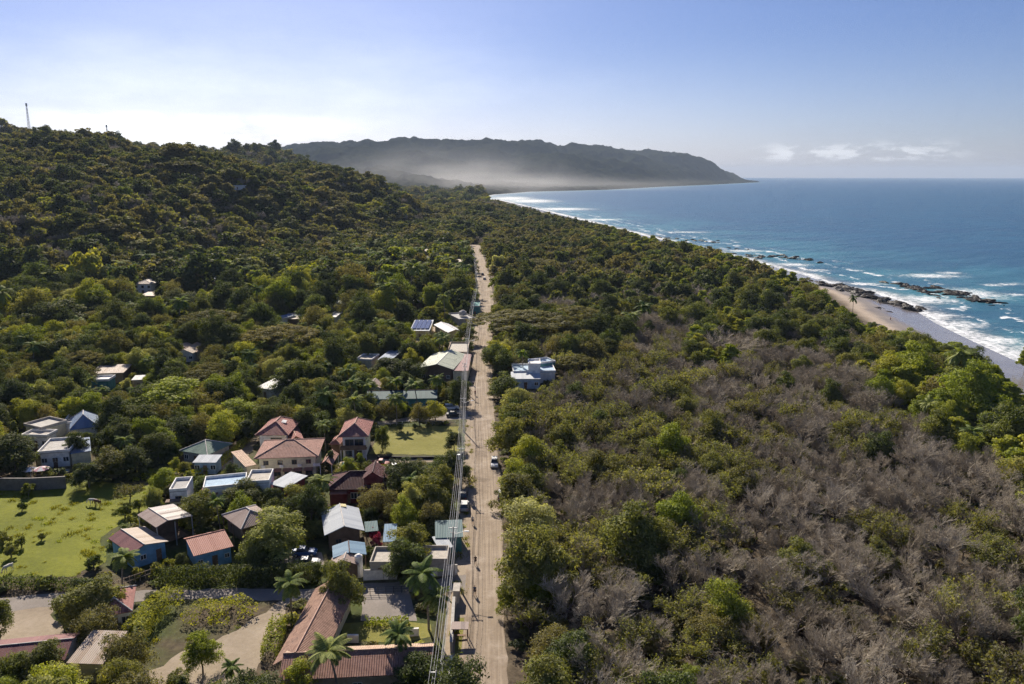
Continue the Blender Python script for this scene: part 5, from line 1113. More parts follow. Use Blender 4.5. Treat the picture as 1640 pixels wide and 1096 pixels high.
pick(right & (side < 10.5) & (Y < 700), [('green', .38), ('oliveg', .17), ('limeg', .14), ('dusty', .16), ('cream', .05), ('olive', .10)])
cst = right & (SH < 62 + 26 * (n2 - .5)) & (Y > 60) & (Y < 1000); pick(cst, [('almond', .62), ('limeg', .10), ('green', .16), ('dusty', .06), ('palm', .04)])
pick(right & (SH < 120) & (SH >= 62) & (n2 > .58) & (Y > 250) & (Y < 900), [('almond', .55), ('green', .45)])
pick(right & (SH < 110) & (Y > 900), [('olive', .3), ('dusty', .3), ('dark', .25), ('palm', .05), ('bare', .1)])
lv = ~right & (Z < 6) & (Y < 640)
pick(~right, [('dark', .20), ('green', .22), ('dusty', .22), ('olive', .14), ('bare', .10), ('oliveg', .08), ('umbrella', .04), ('limeg', .03)])
pick(~right & (n1 > .56) & ~lv, [('olive', .4), ('bare', .2), ('dusty', .25), ('dark', .15)])
pick(lv, [('dark', .26), ('green', .27), ('dusty', .14), ('limeg', .17), ('palm', .12), ('shrub', .05), ('umbrella', .02), ('cream', .02), ('column', .03)])
pick(lv & (Y > 420) & (X > -110), [('palm', .30), ('green', .22), ('dark', .22), ('dusty', .18), ('limeg', .08)])
HH = np.array([KINDS[k]['H'] for k in kd]); RR = np.array([KINDS[k]['R'] for k in kd])
sc = rg.uniform(.68, 1.18, len(X)) * np.interp(Y, [0, 330, 620, 1150, 2700], [.92, 1.0, 1.2, 1.4, 1.9])
hl = ~right & (Y > 330); sc = np.where(hl, sc * rg.choice([.6, .8, .95, 1.1, 1.3, 1.65], len(X), p=[.15, .2, .22, .2, .15, .08]), sc); sc = np.where(~right & (Y > 240) & (rg.uniform(0, 1, len(X)) < .10), sc * 1.4, sc)
sc = np.where(lv & (Y < 330), sc * .84, sc); sc = np.where(right & (Y < 240), sc * np.where(rg.uniform(0, 1, len(X)) < .14, 1.4, 1.06), sc)
sc = np.where(right & (Y < 260) & (SH > 70) & np.isin(kd, ['green', 'dusty', 'oliveg', 'limeg', 'dark']), sc * .78, sc)
sc = np.where(kd == 'almond', sc * .95, sc); sc = np.where((kd == 'umbrella') , sc * .8, sc)
h_ = HH * sc * rg.uniform(.88, 1.12, len(X)); r_ = RR * sc
h_ = np.where((Y > 620), h_ * .85, h_); h_ = np.where(~right & (Y > 450) & (Y < 1100), np.minimum(h_, 9 + h_ * .3), h_)
ok = allowed(X, Y, Z, h_, r_)
# fill what a full-size tree could not take with a smaller one
for shrink in (.55, .36):
    bad = np.nonzero(~ok & (Y < 480))[0]; h2 = h_[bad] * shrink; r2 = r_[bad] * shrink; o2 = allowed(X[bad], Y[bad], Z[bad], h2, r2, margin=.6); g_ = bad[o2]
    h_[g_] = h2[o2]; r_[g_] = r2[o2]; ok[g_] = True
    sw = g_[(kd[g_] == 'umbrella')]; kd[sw] = 'green'
X, Y, Z, SH, h_, r_, kd, side, right = (v[ok] for v in (X, Y, Z, SH, h_, r_, kd, side, right))
px_, py_, dp_ = proj(X, Y, Z + h_ * .7)
desc = dict(green='mid-green broadleaf tree', dark='dark evergreen tree', limeg='bright lime-green tree', dusty='grey-green spreading tree', almond='flat-tiered bright green tree', umbrella='flat-topped umbrella tree', bare='grey leafless tree',
            olive='half-bare tree with sparse olive leaves', palm='feathery palm', shrub='low leafy shrub', cream='pale-leaved tree', oliveg='dry olive-leaved tree', column='tall slim tree')
def zone(x, y, s, sd, rt, z):
    if rt:
        if s < 70 and y > 60: return 'in the green belt along the beach'
        if sd < 10.5: return 'lining the right edge of the dirt road'
        if y < 120: return 'in the dry forest at the lower right'
        if y < 170: return 'in the second belt of the dry forest'
        if y < 250: return 'in the middle of the dry forest'
        return 'in the far forest between road and sea'
    if z > 6: return 'on the wooded hillside at left'
    if y < 125: return 'among the nearest gardens at the lower left'
    if y < 200: return 'around the houses beside the green field'
    if y < 300: return 'around the teal lodge and shaded houses'
    return 'in the far valley gardens left of the road'
inview = (px_ > -30) & (px_ < 1670) & (py_ < 1150)
kept = 0
for kind in sorted(set(kd)):
    idx = np.nonzero(kd == kind)[0]; vis = idx[inview[idx]]; vis = vis[np.argsort(dp_[vis] / r_[vis])]
    cap = 296
    if kind in ('green', 'dark', 'limeg', 'cream', 'dusty', 'palm', 'umbrella', 'shrub'): cap = 262
    solo = vis[:cap]; K = KINDS[kind]
    for i in solo:
        lb = desc[kind] + ' ' + zone(X[i], Y[i], SH[i], side[i], right[i], Z[i])
        tree(kind, X[i], Y[i], h_[i], r_[i], lb, lb.replace(' tree ', ' trees ', 1).replace('palm ', 'palms ', 1).replace('shrub ', 'shrubs ', 1), z=Z[i], lo=(dp_[i] > 430)); kept += 1
    rest = np.setdiff1d(idx, solo)
    if len(rest):
        mids = rest[dp_[rest] < 380]; fars = rest[dp_[rest] >= 380]; protos = [a[0] for a in K['lo']]; nlo = len(protos); vr = rg.integers(0, nlo, len(rest)); use_hi = dp_[rest] < 330
        his = []
        if use_hi.any():
            for a in K['hi'][:3]:
                q = Arr(); q.V = a[2].V + a[3].V; q.F = a[2].F + [w + a[2].n for w in a[3].F]; q.m = a[2].m + [w + len(a[4]) for w in a[3].m]; q.t = a[2].t + a[3].t
                mats_ = [a[0].materials[j] for j in range(len(a[4]))] + a[5]; his.append(q.mesh(K['name'] + '_joined', mats_))
            vr = np.where(use_hi, nlo + rg.integers(0, len(his), len(rest)), vr)
        stuff_instances('distant_' + K['name'] + 's', protos + his, np.c_[X[rest], Y[rest], Z[rest]], rg.uniform(0, 6.28, len(rest)), np.c_[r_[rest] / K['R'], r_[rest] / K['R'], h_[rest] / K['H']], vr,
                        'mass of small far-off %ss in the woods' % desc[kind].replace('leaves', 'leave'), 'trees')
print('trees single', kept, 'all', len(X))
# undergrowth
a, b = grid(-330, 210, 42, 420, 2.9, rg); z = height(a, b); s = shore(a, b); px2, py2, d2 = proj(a, b, z); m = (s > 42) & (px2 > -200) & (px2 < 1850) & (py2 < 1250); a, b, z = a[m], b[m], z[m]
hh = rg.uniform(.8, 2.2, len(a)); rr2 = rg.uniform(.9, 1.9, len(a)); HDs, HD = HD, np.zeros((0, 3)); okk = allowed(a, b, z, hh, rr2, margin=.9); HD = HDs; a, b, z, hh, rr2 = a[okk], b[okk], z[okk], hh[okk], rr2[okk]
def recol(me_, key): c = me_.copy(); c.materials[0] = M[key]; return c
shl = [q[0] for q in KINDS['shrub']['lo']]; pr = [recol(shl[0], 'leaf_olive'), recol(shl[1], 'leaf_dusty'), recol(shl[0], 'leaf_green'), recol(shl[1], 'leaf_dark'), recol(shl[1], 'leaf_lime')]
for s_ in (201, 202, 203): c_, t_, cm_, tm_ = make_bare(s_, 2.6, 1.8, .5, 0, thick=.7); c_.V += t_.V; c_.F += [w + c_.n for w in t_.F]; c_.m += t_.m; c_.t += t_.t; pr.append(c_.mesh('brush', [M['twig']]))
sd_ = a - road_x(b); vr = np.where(sd_ > 6, rg.choice([0, 0, 1, 3, 0, 5, 6, 7, 5, 6, 7, 1], len(a)), rg.choice([0, 1, 2, 3, 2, 4], len(a)))
stuff_instances('undergrowth', pr, np.c_[a, b, z], rg.uniform(0, 6.28, len(a)), np.c_[rr2 / 1.8, rr2 / 1.8, hh / 2.4], vr, 'tangled low undergrowth filling the ground between the trees', 'undergrowth')
# grass tufts and weeds
def tuft(seed, n, s, key):
    r = np.random.default_rng(seed); p = np.c_[r.normal(size=(n, 2)) * s, np.zeros(n)]; d = rand_unit(n, r) * .5 + np.array([0, 0, 1.]); d /= np.linalg.norm(d, axis=1, keepdims=True); w = np.cross(d, rand_unit(n, r)); q = Arr()
    hgt = r.uniform(.5, 1.1, (n, 1)) * s * 1.0; V = np.stack([p - w * .05, p + w * .05, p + d * hgt + w * .02, p + d * hgt - w * .02], 1).reshape(-1, 3); q.add((V, np.arange(len(V)).reshape(-1, 4)), 0); return q.mesh('tuft', [M[key]])
a, b = grid(-130, 0, 60, 220, 1.15, rg); inf = np.zeros(len(a), bool)
for o, f in ((0, FX[1]), (0, FX[2])): inf |= inside(f, a, b)
for pl_ in ([(215, 1030), (250, 970), (300, 965), (400, 962), (395, 1000), (330, 1030), (250, 1070)], [(400, 1100), (440, 1000), (455, 985), (440, 1060), (430, 1100)], [(-20, 975), (15, 975), (20, 1010), (0, 1030), (-20, 1030)]):
    inf |= inside(np.array([G(u, v)[:2] for u, v in pl_]), a, b)
dn = fbm(a, b, 9, 3, 71); inf &= (rg.uniform(0, 1, len(a)) < sstep(.35, .62, dn) * .2); a, b = a[inf], b[inf]
M['leaf_grass'] = leafmat('leaf_grass', [(0, (.14, .14, .018)), (.5, (.21, .21, .028)), (1, (.30, .28, .05))], .4)
stuff_instances('grass_tufts', [tuft(1, 60, .38, 'leaf_grass'), tuft(2, 70, .45, 'leaf_grass'), tuft(3, 50, .3, 'leaf_lime')], np.c_[a, b, np.full(len(a), .01)], rg.uniform(0, 6.28, len(a)), np.repeat(rg.uniform(.5, 1.5, (len(a), 1)), 3, 1) * np.array([1, 1, .8]), rg.choice([0, 1, 1, 0, 2], len(a)), 'uneven grass and weeds in the pasture and on the waste ground', 'grass')
#PART5
# ------------------------------------------------------------------ hedges, walls, fences
def hedge(pts, h, w, label, leaf='leaf_green', name='hedge', dens=34, size=.17):
    Q = np.array([G(a, b)[:2] for a, b in pts]); rngh = np.random.default_rng(len(pts) * 7 + int(pts[0][0]) + 500); a = Arr(); c = Q.mean(0)
    for A, B in zip(Q[:-1], Q[1:]):
        L_ = np.linalg.norm(B - A); e = (B - A) / L_; nrm = np.array([-e[1], e[0]]); n = int(dens * L_ * (2 * h + w)); t = rngh.uniform(0, L_, n); f = rngh.uniform(0, 2 * h + w, n)
        lump = .75 + .5 * fbm(Q[0, 0] + t, f * 0 + A[1], 2.2, 2, 5); v = np.where(f < h, -w / 2, np.where(f < 2 * h, w / 2, f - 2 * h - w / 2)); zz = np.where(f < h, f, np.where(f < 2 * h, f - h, h))
        nn = np.where((f < h)[:, None], np.array([0, -1, .3]), np.where((f < 2 * h)[:, None], np.array([0, 1, .3]), np.array([0, 0, 1.])))
        off = rngh.normal(size=n) * .12; P_ = np.c_[A[0] + e[0] * t + nrm[0] * (v * lump + off) - c[0], A[1] + e[1] * t + nrm[1] * (v * lump + off) - c[1], np.maximum(.05, zz * lump + rngh.normal(size=n) * .1)]
        nw = np.c_[nrm[0] * nn[:, 1], nrm[1] * nn[:, 1], nn[:, 2]]; a.add(leaves(P_, nw, size, rngh, .8), 0)
    o = link(name, a.mesh(name, [M[leaf]]), None, (c[0], c[1], 0)); tag(o, label, 'hedge'); foot([p for p in np.r_[Q + [0, w / 2], (Q - [0, w / 2])[::-1]]]); return o
hedge([(252, 940), (330, 938), (400, 938), (455, 936), (512, 934)], 3.4, 1.6, 'tall dark hedge along the far side of the side road', 'leaf_dark')
hedge([(-50, 941), (40, 941), (110, 944), (150, 946)], 1.7, 1.2, 'low green hedge between field and dirt yard')
hedge([(432, 760), (480, 759), (540, 757), (592, 754)], 1.8, 1.2, 'clipped hedge below the yellow house and pool')
hedge([(325, 762), (350, 748), (378, 725), (398, 706)], 1.5, 1.2, 'bright hedge following the lane left of the red roofs', 'leaf_lime')
hedge([(228, 768), (270, 766), (322, 764)], 1.3, 1.3, 'low bright hedge below the green-roofed cottage', 'leaf_lime')
hedge([(584, 1001), (618, 1001), (655, 998)], 1.0, .8, 'small hedge between gravel court and courtyard lawn', 'leaf_lime')
hedge([(716, 746), (732, 746)], 1.2, 1.0, 'short square hedge beside the driveway gate')
hedge([(216, 1030), (232, 1005), (255, 982), (283, 962)], 2.4, 2.6, 'overgrown hedge row running from the dirt track to the side road', 'leaf_lime')
hedge([(305, 985), (335, 990), (370, 985), (402, 972)], 1.6, 4.5, 'rough bushy thicket between side road and bare dirt', 'leaf_lime', dens=20)
hedge([(448, 1000), (440, 1030), (430, 1060)], 1.6, 2.0, 'weedy hedge along the outer wall of the long tiled roof', 'leaf_lime')
def wall_px(pts, h, t, m, label, name='garden_wall', cat='wall', cap=None):
    Q = np.array([G(a, b)[:2] for a, b in pts]); c = Q.mean(0); root = empty(name, (c[0], c[1], 0), label, cat)
    B_ = MB(); K_ = MB()
    for A, B in zip(Q[:-1], Q[1:]):
        e = unit(B - A); n_ = np.array([-e[1], e[0]]); B_.box(A, e, n_, np.linalg.norm(B - A), t, -.2, h); K_.box(A - n_ * .05, e, n_, np.linalg.norm(B - A), t + .1, h + .002, h + .1)
    B_.build('wall_body', M[m], root); K_.build('coping', M[cap or m], root); return root
wall_px([(-30, 786), (50, 786), (106, 783)], 2.6, .3, 'stone', 'grey stone retaining wall below the pool terrace', 'stone_wall')
wall_px([(58, 746), (102, 745)], 2.2, .2, 'cream', 'cream wall behind the terrace pool, above the stone wall')
wall_px([(582, 930), (632, 928)], 1.7, .22, 'white', 'peeling white wall below the concrete slab roof', cap='concrete')
wall_px([(690, 924), (733, 921)], 1.7, .22, 'white', 'white wall end right of the palm, by the crossing', cap='concrete')
wall_px([(725, 1046), (729, 972)], 1.6, .35, 'concrete', 'low concrete wall beside the roadside grass strip')
wall_px([(722, 1120), (724, 1068)], 1.6, .35, 'concrete', 'second low concrete wall nearer the bottom edge', cap='white')
wall_px([(556, 1030), (574, 1030)], 1.1, .25, 'white', 'short white wall beside the courtyard lawn, left one')
wall_px([(656, 1020), (671, 1019)], 1.1, .25, 'white', 'short white wall beside the courtyard lawn, right one')
wall_px([(604, 735), (660, 736), (735, 735)], .5, .25, 'dark', 'low dark kerb wall between dry lawn and driveway')
def fence_px(a, b, h, n, rails, label, m='steel', name='fence'):
    A, B = G(*a)[:2], G(*b)[:2]; c = (A + B) / 2; root = empty(name, (c[0], c[1], 0), label, 'fence')
    for i in range(n + 1):
        p = A + (B - A) * i / n; q = MB(); q.cyl((*p, -.2), (*p, h), .05, .05, 6); q.build('post', M[m], root)
    for z in rails: q = MB(); q.cyl((*A, z), (*B, z), .035, .035, 5); q.build('rail', M[m], root)
fence_px((580, 952), (656, 950), 1.2, 6, (.4, .8, 1.15), 'pipe rail fence across the head of the gravel court', 'dark')
fence_px((250, 922), (165, 952), 1.5, 10, (.7, 1.4), 'pale rail fence behind the small white tiled house', 'tan')
fence_px((606, 682), (740, 680), 1.0, 14, (.5, .95), 'thin fence along the lane above the dry lawn', 'steel')
for a, b, lb in ((742, 908, 'green roadside gate post shed'),): pass
# pergola by the road
g = G(737, 1025); root = empty('bus_bench', (g[0], g[1], 0), 'small dark-roofed shelter on the roadside grass strip', 'shelter')
q = MB(); q.slab([(g[0] - 1.2, g[1] - .7, 2.1), (g[0] + 1.2, g[1] - .7, 2.1), (g[0] + 1.2, g[1] + .9, 2.3), (g[0] - 1.2, g[1] + .9, 2.3)], .08, [(0, 0)] * 4); q.build('roof', M['metal_brown'], root)
for u, v in ((-1, -.5), (1, -.5), (-1, .7), (1, .7)): q = MB(); q.box((g[0] + u, g[1] + v), (1, 0), (0, 1), .1, .1, -.1, 2.0 + (.17 if v > 0 else 0)); q.build('post', M['wood'], root)
q = MB(); q.box((g[0] - .8, g[1] + .2), (1, 0), (0, 1), 1.6, .4, .42, .5); q.build('bench_seat', M['wood'], root)
g = G(726, 967); root = empty('gate_pillar', (g[0], g[1], 0), 'dark grey gate pillar with cap beside the crossing', 'pillar'); q = MB(); q.box(g[:2], (1, 0), (0, 1), .9, 2.4, -.1, 2.0); q.build('shaft', M['concrete'], root); q = MB(); q.box(g[:2] - .08, (1, 0), (0, 1), 1.06, 2.56, 2.002, 2.15); q.build('cap', M['slab'], root)
# ---- pools and parasols
def pool(cx_, cy_, w, d, label):
    g = G(cx_, cy_); r = empty('swimming_pool', (g[0], g[1], 0), label, 'pool'); x0, y0 = g[0] - w / 2, g[1] - d / 2; q = MB()
    q.box((x0 - .5, y0 - .5), (1, 0), (0, 1), w + 1, .5, -.1, .16); q.box((x0 - .5, y0 + d), (1, 0), (0, 1), w + 1, .5, -.1, .16); q.box((x0 - .5, y0), (1, 0), (0, 1), .5, d, -.1, .16); q.box((x0 + w, y0), (1, 0), (0, 1), .5, d, -.1, .16); q.build('pool_edge', M['tan'], r)
    q = MB(); q.box((x0, y0), (1, 0), (0, 1), w, d, -.1, .1); q.build('pool_water', M['pool'], r); foot([(x0 - 1, y0 - 1), (x0 + w + 1, y0 - 1), (x0 + w + 1, y0 + d + 1), (x0 - 1, y0 + d + 1)])
pool(562, 746, 4.4, 3.4, 'small turquoise swimming pool between yellow house and driveway'); pool(88, 757, 5, 2.4, 'narrow pool on the terrace above the stone wall')
def parasol(a, b, m, label):
    g = G(a, b, 2.2); r = empty('parasol', (g[0], g[1], 0), label, 'parasol'); q = MB(); q.cyl((g[0], g[1], 0), (g[0], g[1], 2.5), .04, .04, 6); q.build('pole', M['white'], r)
    q = MB(); k = 8; pts = [(g[0] + 1.7 * cos(i * 2 * pi / k), g[1] + 1.7 * sin(i * 2 * pi / k), 2.05) for i in range(k)]
    for i in range(k): q.face([pts[i], pts[(i + 1) % k], (g[0], g[1], 2.65)], mi=i % 2); q.face([pts[(i + 1) % k], pts[i], (g[0], g[1], 2.6)], mi=i % 2)
    q.build('canopy', [M['white'], M[m]], r)
parasol(48, 751, 'tan', 'beige and white parasol on the pool terrace'); parasol(66, 750, 'parasol', 'pink and white parasol on the pool terrace, right of the beige one')

# ------------------------------------------------------------------ power line
def wirepole(y, label, lamp=False, tr=False):
    x = float(road_x(y)) - 4.9; z = 0.0; r = empty('power_pole', (x, y, z), label, 'pole', 'power poles along the left side of the road'); q = MB(); q.cyl((x, y, -.5), (x, y, 9.0), .19, .11, 8); q.build('pole_shaft', M['pole'], r)
    for zz, w in ((8.7, 1.5), (7.9, 1.0)):
        q = MB(); q.box((x - w / 2, y - .05), (1, 0), (0, 1), w, .1, zz, zz + .12); ar = q.build('crossarm', M['steel'], r)
        for k in (-1, 0, 1):
            q = MB(); q.cyl((x + k * (w / 2 - .08), y, zz + .12), (x + k * (w / 2 - .08), y, zz + .34), .06, .04, 6); q.build('insulator', M['white'], ar)
    if lamp:
        q = MB(); q.cyl((x, y, 7.6), (x + 1.9, y, 8.2), .05, .04, 6); la = q.build('lamp_arm', M['steel'], r); q = MB(); q.box((x + 1.8, y - .14), (1, 0), (0, 1), .75, .28, 8.12, 8.26); q.build('lamp_head', M['lamp_white'], la)
    if tr: q = MB(); q.cyl((x - .45, y, 6.4), (x - .45, y, 7.5), .32, .32, 10); q.build('transformer', M['steel'], r)
    return x
pys = [41.0] + [80 + 37.6 * k for k in range(16)]; pxs = []
for i, y in enumerate(pys):
    lb = ['power pole just outside the bottom of the view', 'power pole nearest the bottom edge beside the concrete wall', 'power pole with lamp arm by the side road crossing', 'power pole with transformer beside the teal shed', 'power pole at the dry lawn corner'][i] if i < 5 else 'power pole along the far stretch of the dirt road'
    pxs.append(wirepole(y, lb, i in (2, 4, 6, 9), i in (3, 7)))
    if i < 5: C.collection.objects and None
for o in [o for o in COL.objects if o.name.startswith('power_pole') and o.get('label') and 'far stretch' not in o['label']]: del o['group']
cables = [(-.67, 9.1, 'leftmost top cable of the power line'), (0, 9.1, 'middle top cable of the power line'), (.67, 9.1, 'rightmost top cable of the power line'), (-.42, 8.25, 'left lower cable of the power line'), (.42, 8.25, 'right lower cable of the power line'), (.12, 6.9, 'thick telephone cable slung lowest on the power poles')]
for dx, z, lb in cables:
    S, E = [], []; th = .035 if z < 7 else .02
    for (x0, y0), (x1, y1) in zip(zip(pxs, pys), zip(pxs[1:], pys[1:])):
        t = np.linspace(0, 1, 9); sag = .55 if z > 7 else .8; p = np.c_[x0 + (x1 - x0) * t + dx, y0 + (y1 - y0) * t, z - sag * 4 * t * (1 - t)]; S.append(p[:-1]); E.append(p[1:])
    a = Arr(); a.add(tubes(np.concatenate(S), np.concatenate(E), np.full(len(S) * 8, th), np.full(len(S) * 8, th), 4)); tag(link('power_cable', a.mesh('power_cable', [M['cable']])), lb + ' over the verge', 'cable')
# ------------------------------------------------------------------ masts
def mast(px_m, py_b, Y, hgt, label):
    g = sk(px_m, py_b, Y, 0); x, y = g[0], g[1]; z0 = hz(x, y) - 2; H_ = g[2] + hgt - z0; r = empty('radio_mast', (x, y, z0), label, 'mast'); q = MB(); n = 9
    for sx_, sy_ in ((-1, -1), (1, -1), (1, 1), (-1, 1)): q.cyl((x + sx_ * 1.7, y + sy_ * 1.7, z0), (x + sx_ * .6, y + sy_ * .6, z0 + H_), .30, .22, 4)
    for i in range(n):
        za, zb = i / n, (i + 1) / n; ra, rb = 1.7 - 1.1 * za, 1.7 - 1.1 * zb
        for (ax, ay), (bx, by) in (((-1, -1), (1, -1)), ((1, -1), (1, 1)), ((1, 1), (-1, 1)), ((-1, 1), (-1, -1))): q.cyl((x + ax * ra, y + ay * ra, z0 + H_ * za), (x + bx * rb, y + by * rb, z0 + H_ * zb), .13, .13, 3, False)
    q.build('lattice', M['steel'], r); q = MB()
    for k in range(3): a = k * 2.1; q = MB(); q.box((x + cos(a) * 1.2 - .4, y + sin(a) * 1.2 - .4), (1, 0), (0, 1), .8, .8, z0 + H_ - 3, z0 + H_ - .3); q.build('antenna', M['white'], r)
    q = MB(); q.cyl((x, y, z0 + H_ - .5), (x, y, z0 + H_ + 1.2), 1.4, 1.4, 10); q.build('platform', M['steel'], r)
mast(45, 192, 1400, 26, 'tall lattice mast on the highest hilltop at far left'); mast(172, 217, 1470, 17, 'smaller lattice mast on the ridge right of the tall one')
# ------------------------------------------------------------------ vehicles
def car(px_c, py_c, head, paint, label, kind='suv', sc=1.0):
    g = G(px_c, py_c); ca, sa = cos(head), sin(head); ey = np.array([ca, sa]); ex = np.array([sa, -ca])   # ey forward, ex to the right
    r = empty('parked_car' if kind != 'pickup' else 'pickup_truck', (g[0], g[1], 0), label, 'car' if kind != 'pickup' else 'pickup')
    def p(u, v, z): q = g[:2] + ex * u * sc + ey * v * sc; return (q[0], q[1], z * sc)
    B = MB(); Lh, Wh = 2.1, .86
    def loft(prof, wtop):      # prof: list of (v, zlow, zhigh)
        for (v0, a0, b0), (v1, a1, b1) in zip(prof[:-1], prof[1:]):
            B.face([p(-Wh, v0, a0), p(-Wh, v1, a1), p(-wtop, v1, b1), p(-wtop, v0, b0)]); B.face([p(Wh, v0, a0), p(wtop, v0, b0), p(wtop, v1, b1), p(Wh, v1, a1)]); B.face([p(-wtop, v0, b0), p(-wtop, v1, b1), p(wtop, v1, b1), p(wtop, v0, b0)]); B.face([p(-Wh, v0, a0), p(Wh, v0, a0), p(Wh, v1, a1), p(-Wh, v1, a1)])
        v, a, b = prof[0]; B.face([p(-Wh, v, a), p(-wtop, v, b), p(wtop, v, b), p(Wh, v, a)]); v, a, b = prof[-1]; B.face([p(-Wh, v, a), p(Wh, v, a), p(wtop, v, b), p(-wtop, v, b)])
    loft([(-Lh, .38, .80), (-Lh + .15, .30, .92), (.75, .30, .98), (1.7, .30, .88), (Lh, .36, .68)], .80)
    B.build('body', M[paint], r)
    cab = dict(suv=(-1.95, -1.7, .25, .85), sedan=(-1.45, -.95, .15, .85), pickup=(-.55, -.35, .4, .95))[kind]; zt = 1.62 if kind != 'sedan' else 1.40
    B = MB(); b0, b1, b2, b3 = cab; lo = [p(-.79, b0, .93), p(.79, b0, .93), p(.79, b3, .95), p(-.79, b3, .95)]; hi_ = [p(-.62, b1, zt), p(.62, b1, zt), p(.62, b2, zt), p(-.62, b2, zt)]
    for i in range(4): j = (i + 1) % 4; B.face([lo[i], lo[j], hi_[j], hi_[i]])
    B.build('windows', M['carglass'], r); B = MB(); t2 = [p(-.64, b1 - .03, zt + .02), p(.64, b1 - .03, zt + .02), p(.64, b2 + .03, zt + .02), p(-.64, b2 + .03, zt + .02)]; B.slab([np.array(q) + [0, 0, .03] for q in t2], .05, [(0, 0)] * 4); B.build('car_roof', M[paint], r)
    if kind == 'pickup':
        B = MB(); B.box(p(-.8, -2.05, 0), ex, ey, 1.6 * sc, .06, .9, 1.15); B.box(p(-.8, -1.98, 0), ex, ey, .06, 1.4 * sc, .9, 1.15); B.box(p(.74, -1.98, 0), ex, ey, .06, 1.4 * sc, .9, 1.15); B.build('cargo_bed', M[paint], r)
    for u in (-1, 1):
        for v in (-1.3, 1.3):
            w = MB(); c0 = np.array(p(u * .72, v, .33)); c1 = np.array(p(u * .90, v, .33)); w.cyl(c0, c1, .33 * sc, .33 * sc, 12); wo_ = w.build('wheel', M['tyre'], r); w = MB(); w.cyl(c1, np.array(p(u * .915, v, .33)), .19 * sc, .17 * sc, 10); w.build('rim', M['rim'], wo_)
        w = MB(); w.box(p(u * .6 - .15, Lh - .05, 0), ex, ey, .3, .08, .55 * sc, .68 * sc); w.build('headlight', M['lamp_white'], r); w = MB(); w.box(p(u * .62 - .1, -Lh - .03, 0), ex, ey, .2, .06, .6 * sc, .78 * sc); w.build('tail_light', M['lamp_red'], r)
north = pi / 2
car(792, 746, -north, 'car_white', 'white car driving on the right edge of the dirt road'); car(804, 797, north, 'car_silver', 'pale car half under the trees on the right road edge')
car(682, 664, 0.1, 'car_blue', 'blue and white van parked beside the lane in the shade'); car(723, 656, 0.2, 'car_white', 'white car parked at the lane entrance', 'suv'); car(727, 667, 0.1, 'car_dark', 'dark car parked below the white one at the lane entrance', 'sedan')
car(610, 747, 0.0, 'car_red', 'rusty red pickup parked at the driveway end', 'pickup'); car(628, 753, 3.2, 'car_white', 'white rounded car beside the rusty red pickup', 'sedan')
car(742, 797, north, 'car_dark', 'black car parked on the verge beside the poles'); car(744, 815, north, 'car_silver', 'silver car parked on the verge below the black one')
car(488, 889, .1, 'car_blue', 'blue car parked under the yellow-green tree', 'sedan'); car(492, 906, .1, 'car_silver', 'bright silver car glinting behind the tall hedge', 'sedan')
car(776, 448, north, 'car_white', 'tiny white car far up the dirt road'); car(773, 441, north, 'car_dark', 'tiny dark car far up the road beyond the white one'); car(681, 435, .2, 'car_white', 'tiny white car in the far palm grove clearing', 'sedan')
# ------------------------------------------------------------------ people and horses
def skinmesh(name, J, Ed, m, sub=1):
    """J: list of (xyz, radius)"""
    me_ = bpy.data.meshes.new(name); me_.from_pydata([j[0] for j in J], Ed, []); o = bpy.data.objects.new(name, me_); COL.objects.link(o)
    o.modifiers.new('s', 'SKIN'); sv = me_.skin_vertices[0].data
    for i, j in enumerate(J): rr_ = j[1]; sv[i].radius = (rr_, rr_) if not isinstance(rr_, tuple) else rr_; sv[i].use_root = (i == 0)
    sm = o.modifiers.new('u', 'SUBSURF'); sm.levels = sm.render_levels = sub
    dg = bpy.context.evaluated_depsgraph_get(); dg.update(); ev = bpy.data.meshes.new_from_object(o.evaluated_get(dg)); bpy.data.objects.remove(o); ev.materials.clear(); ev.materials.append(M[m]); ev.name = name
    for p_ in ev.polygons: p_.use_smooth = True; p_.material_index = 0
    return ev
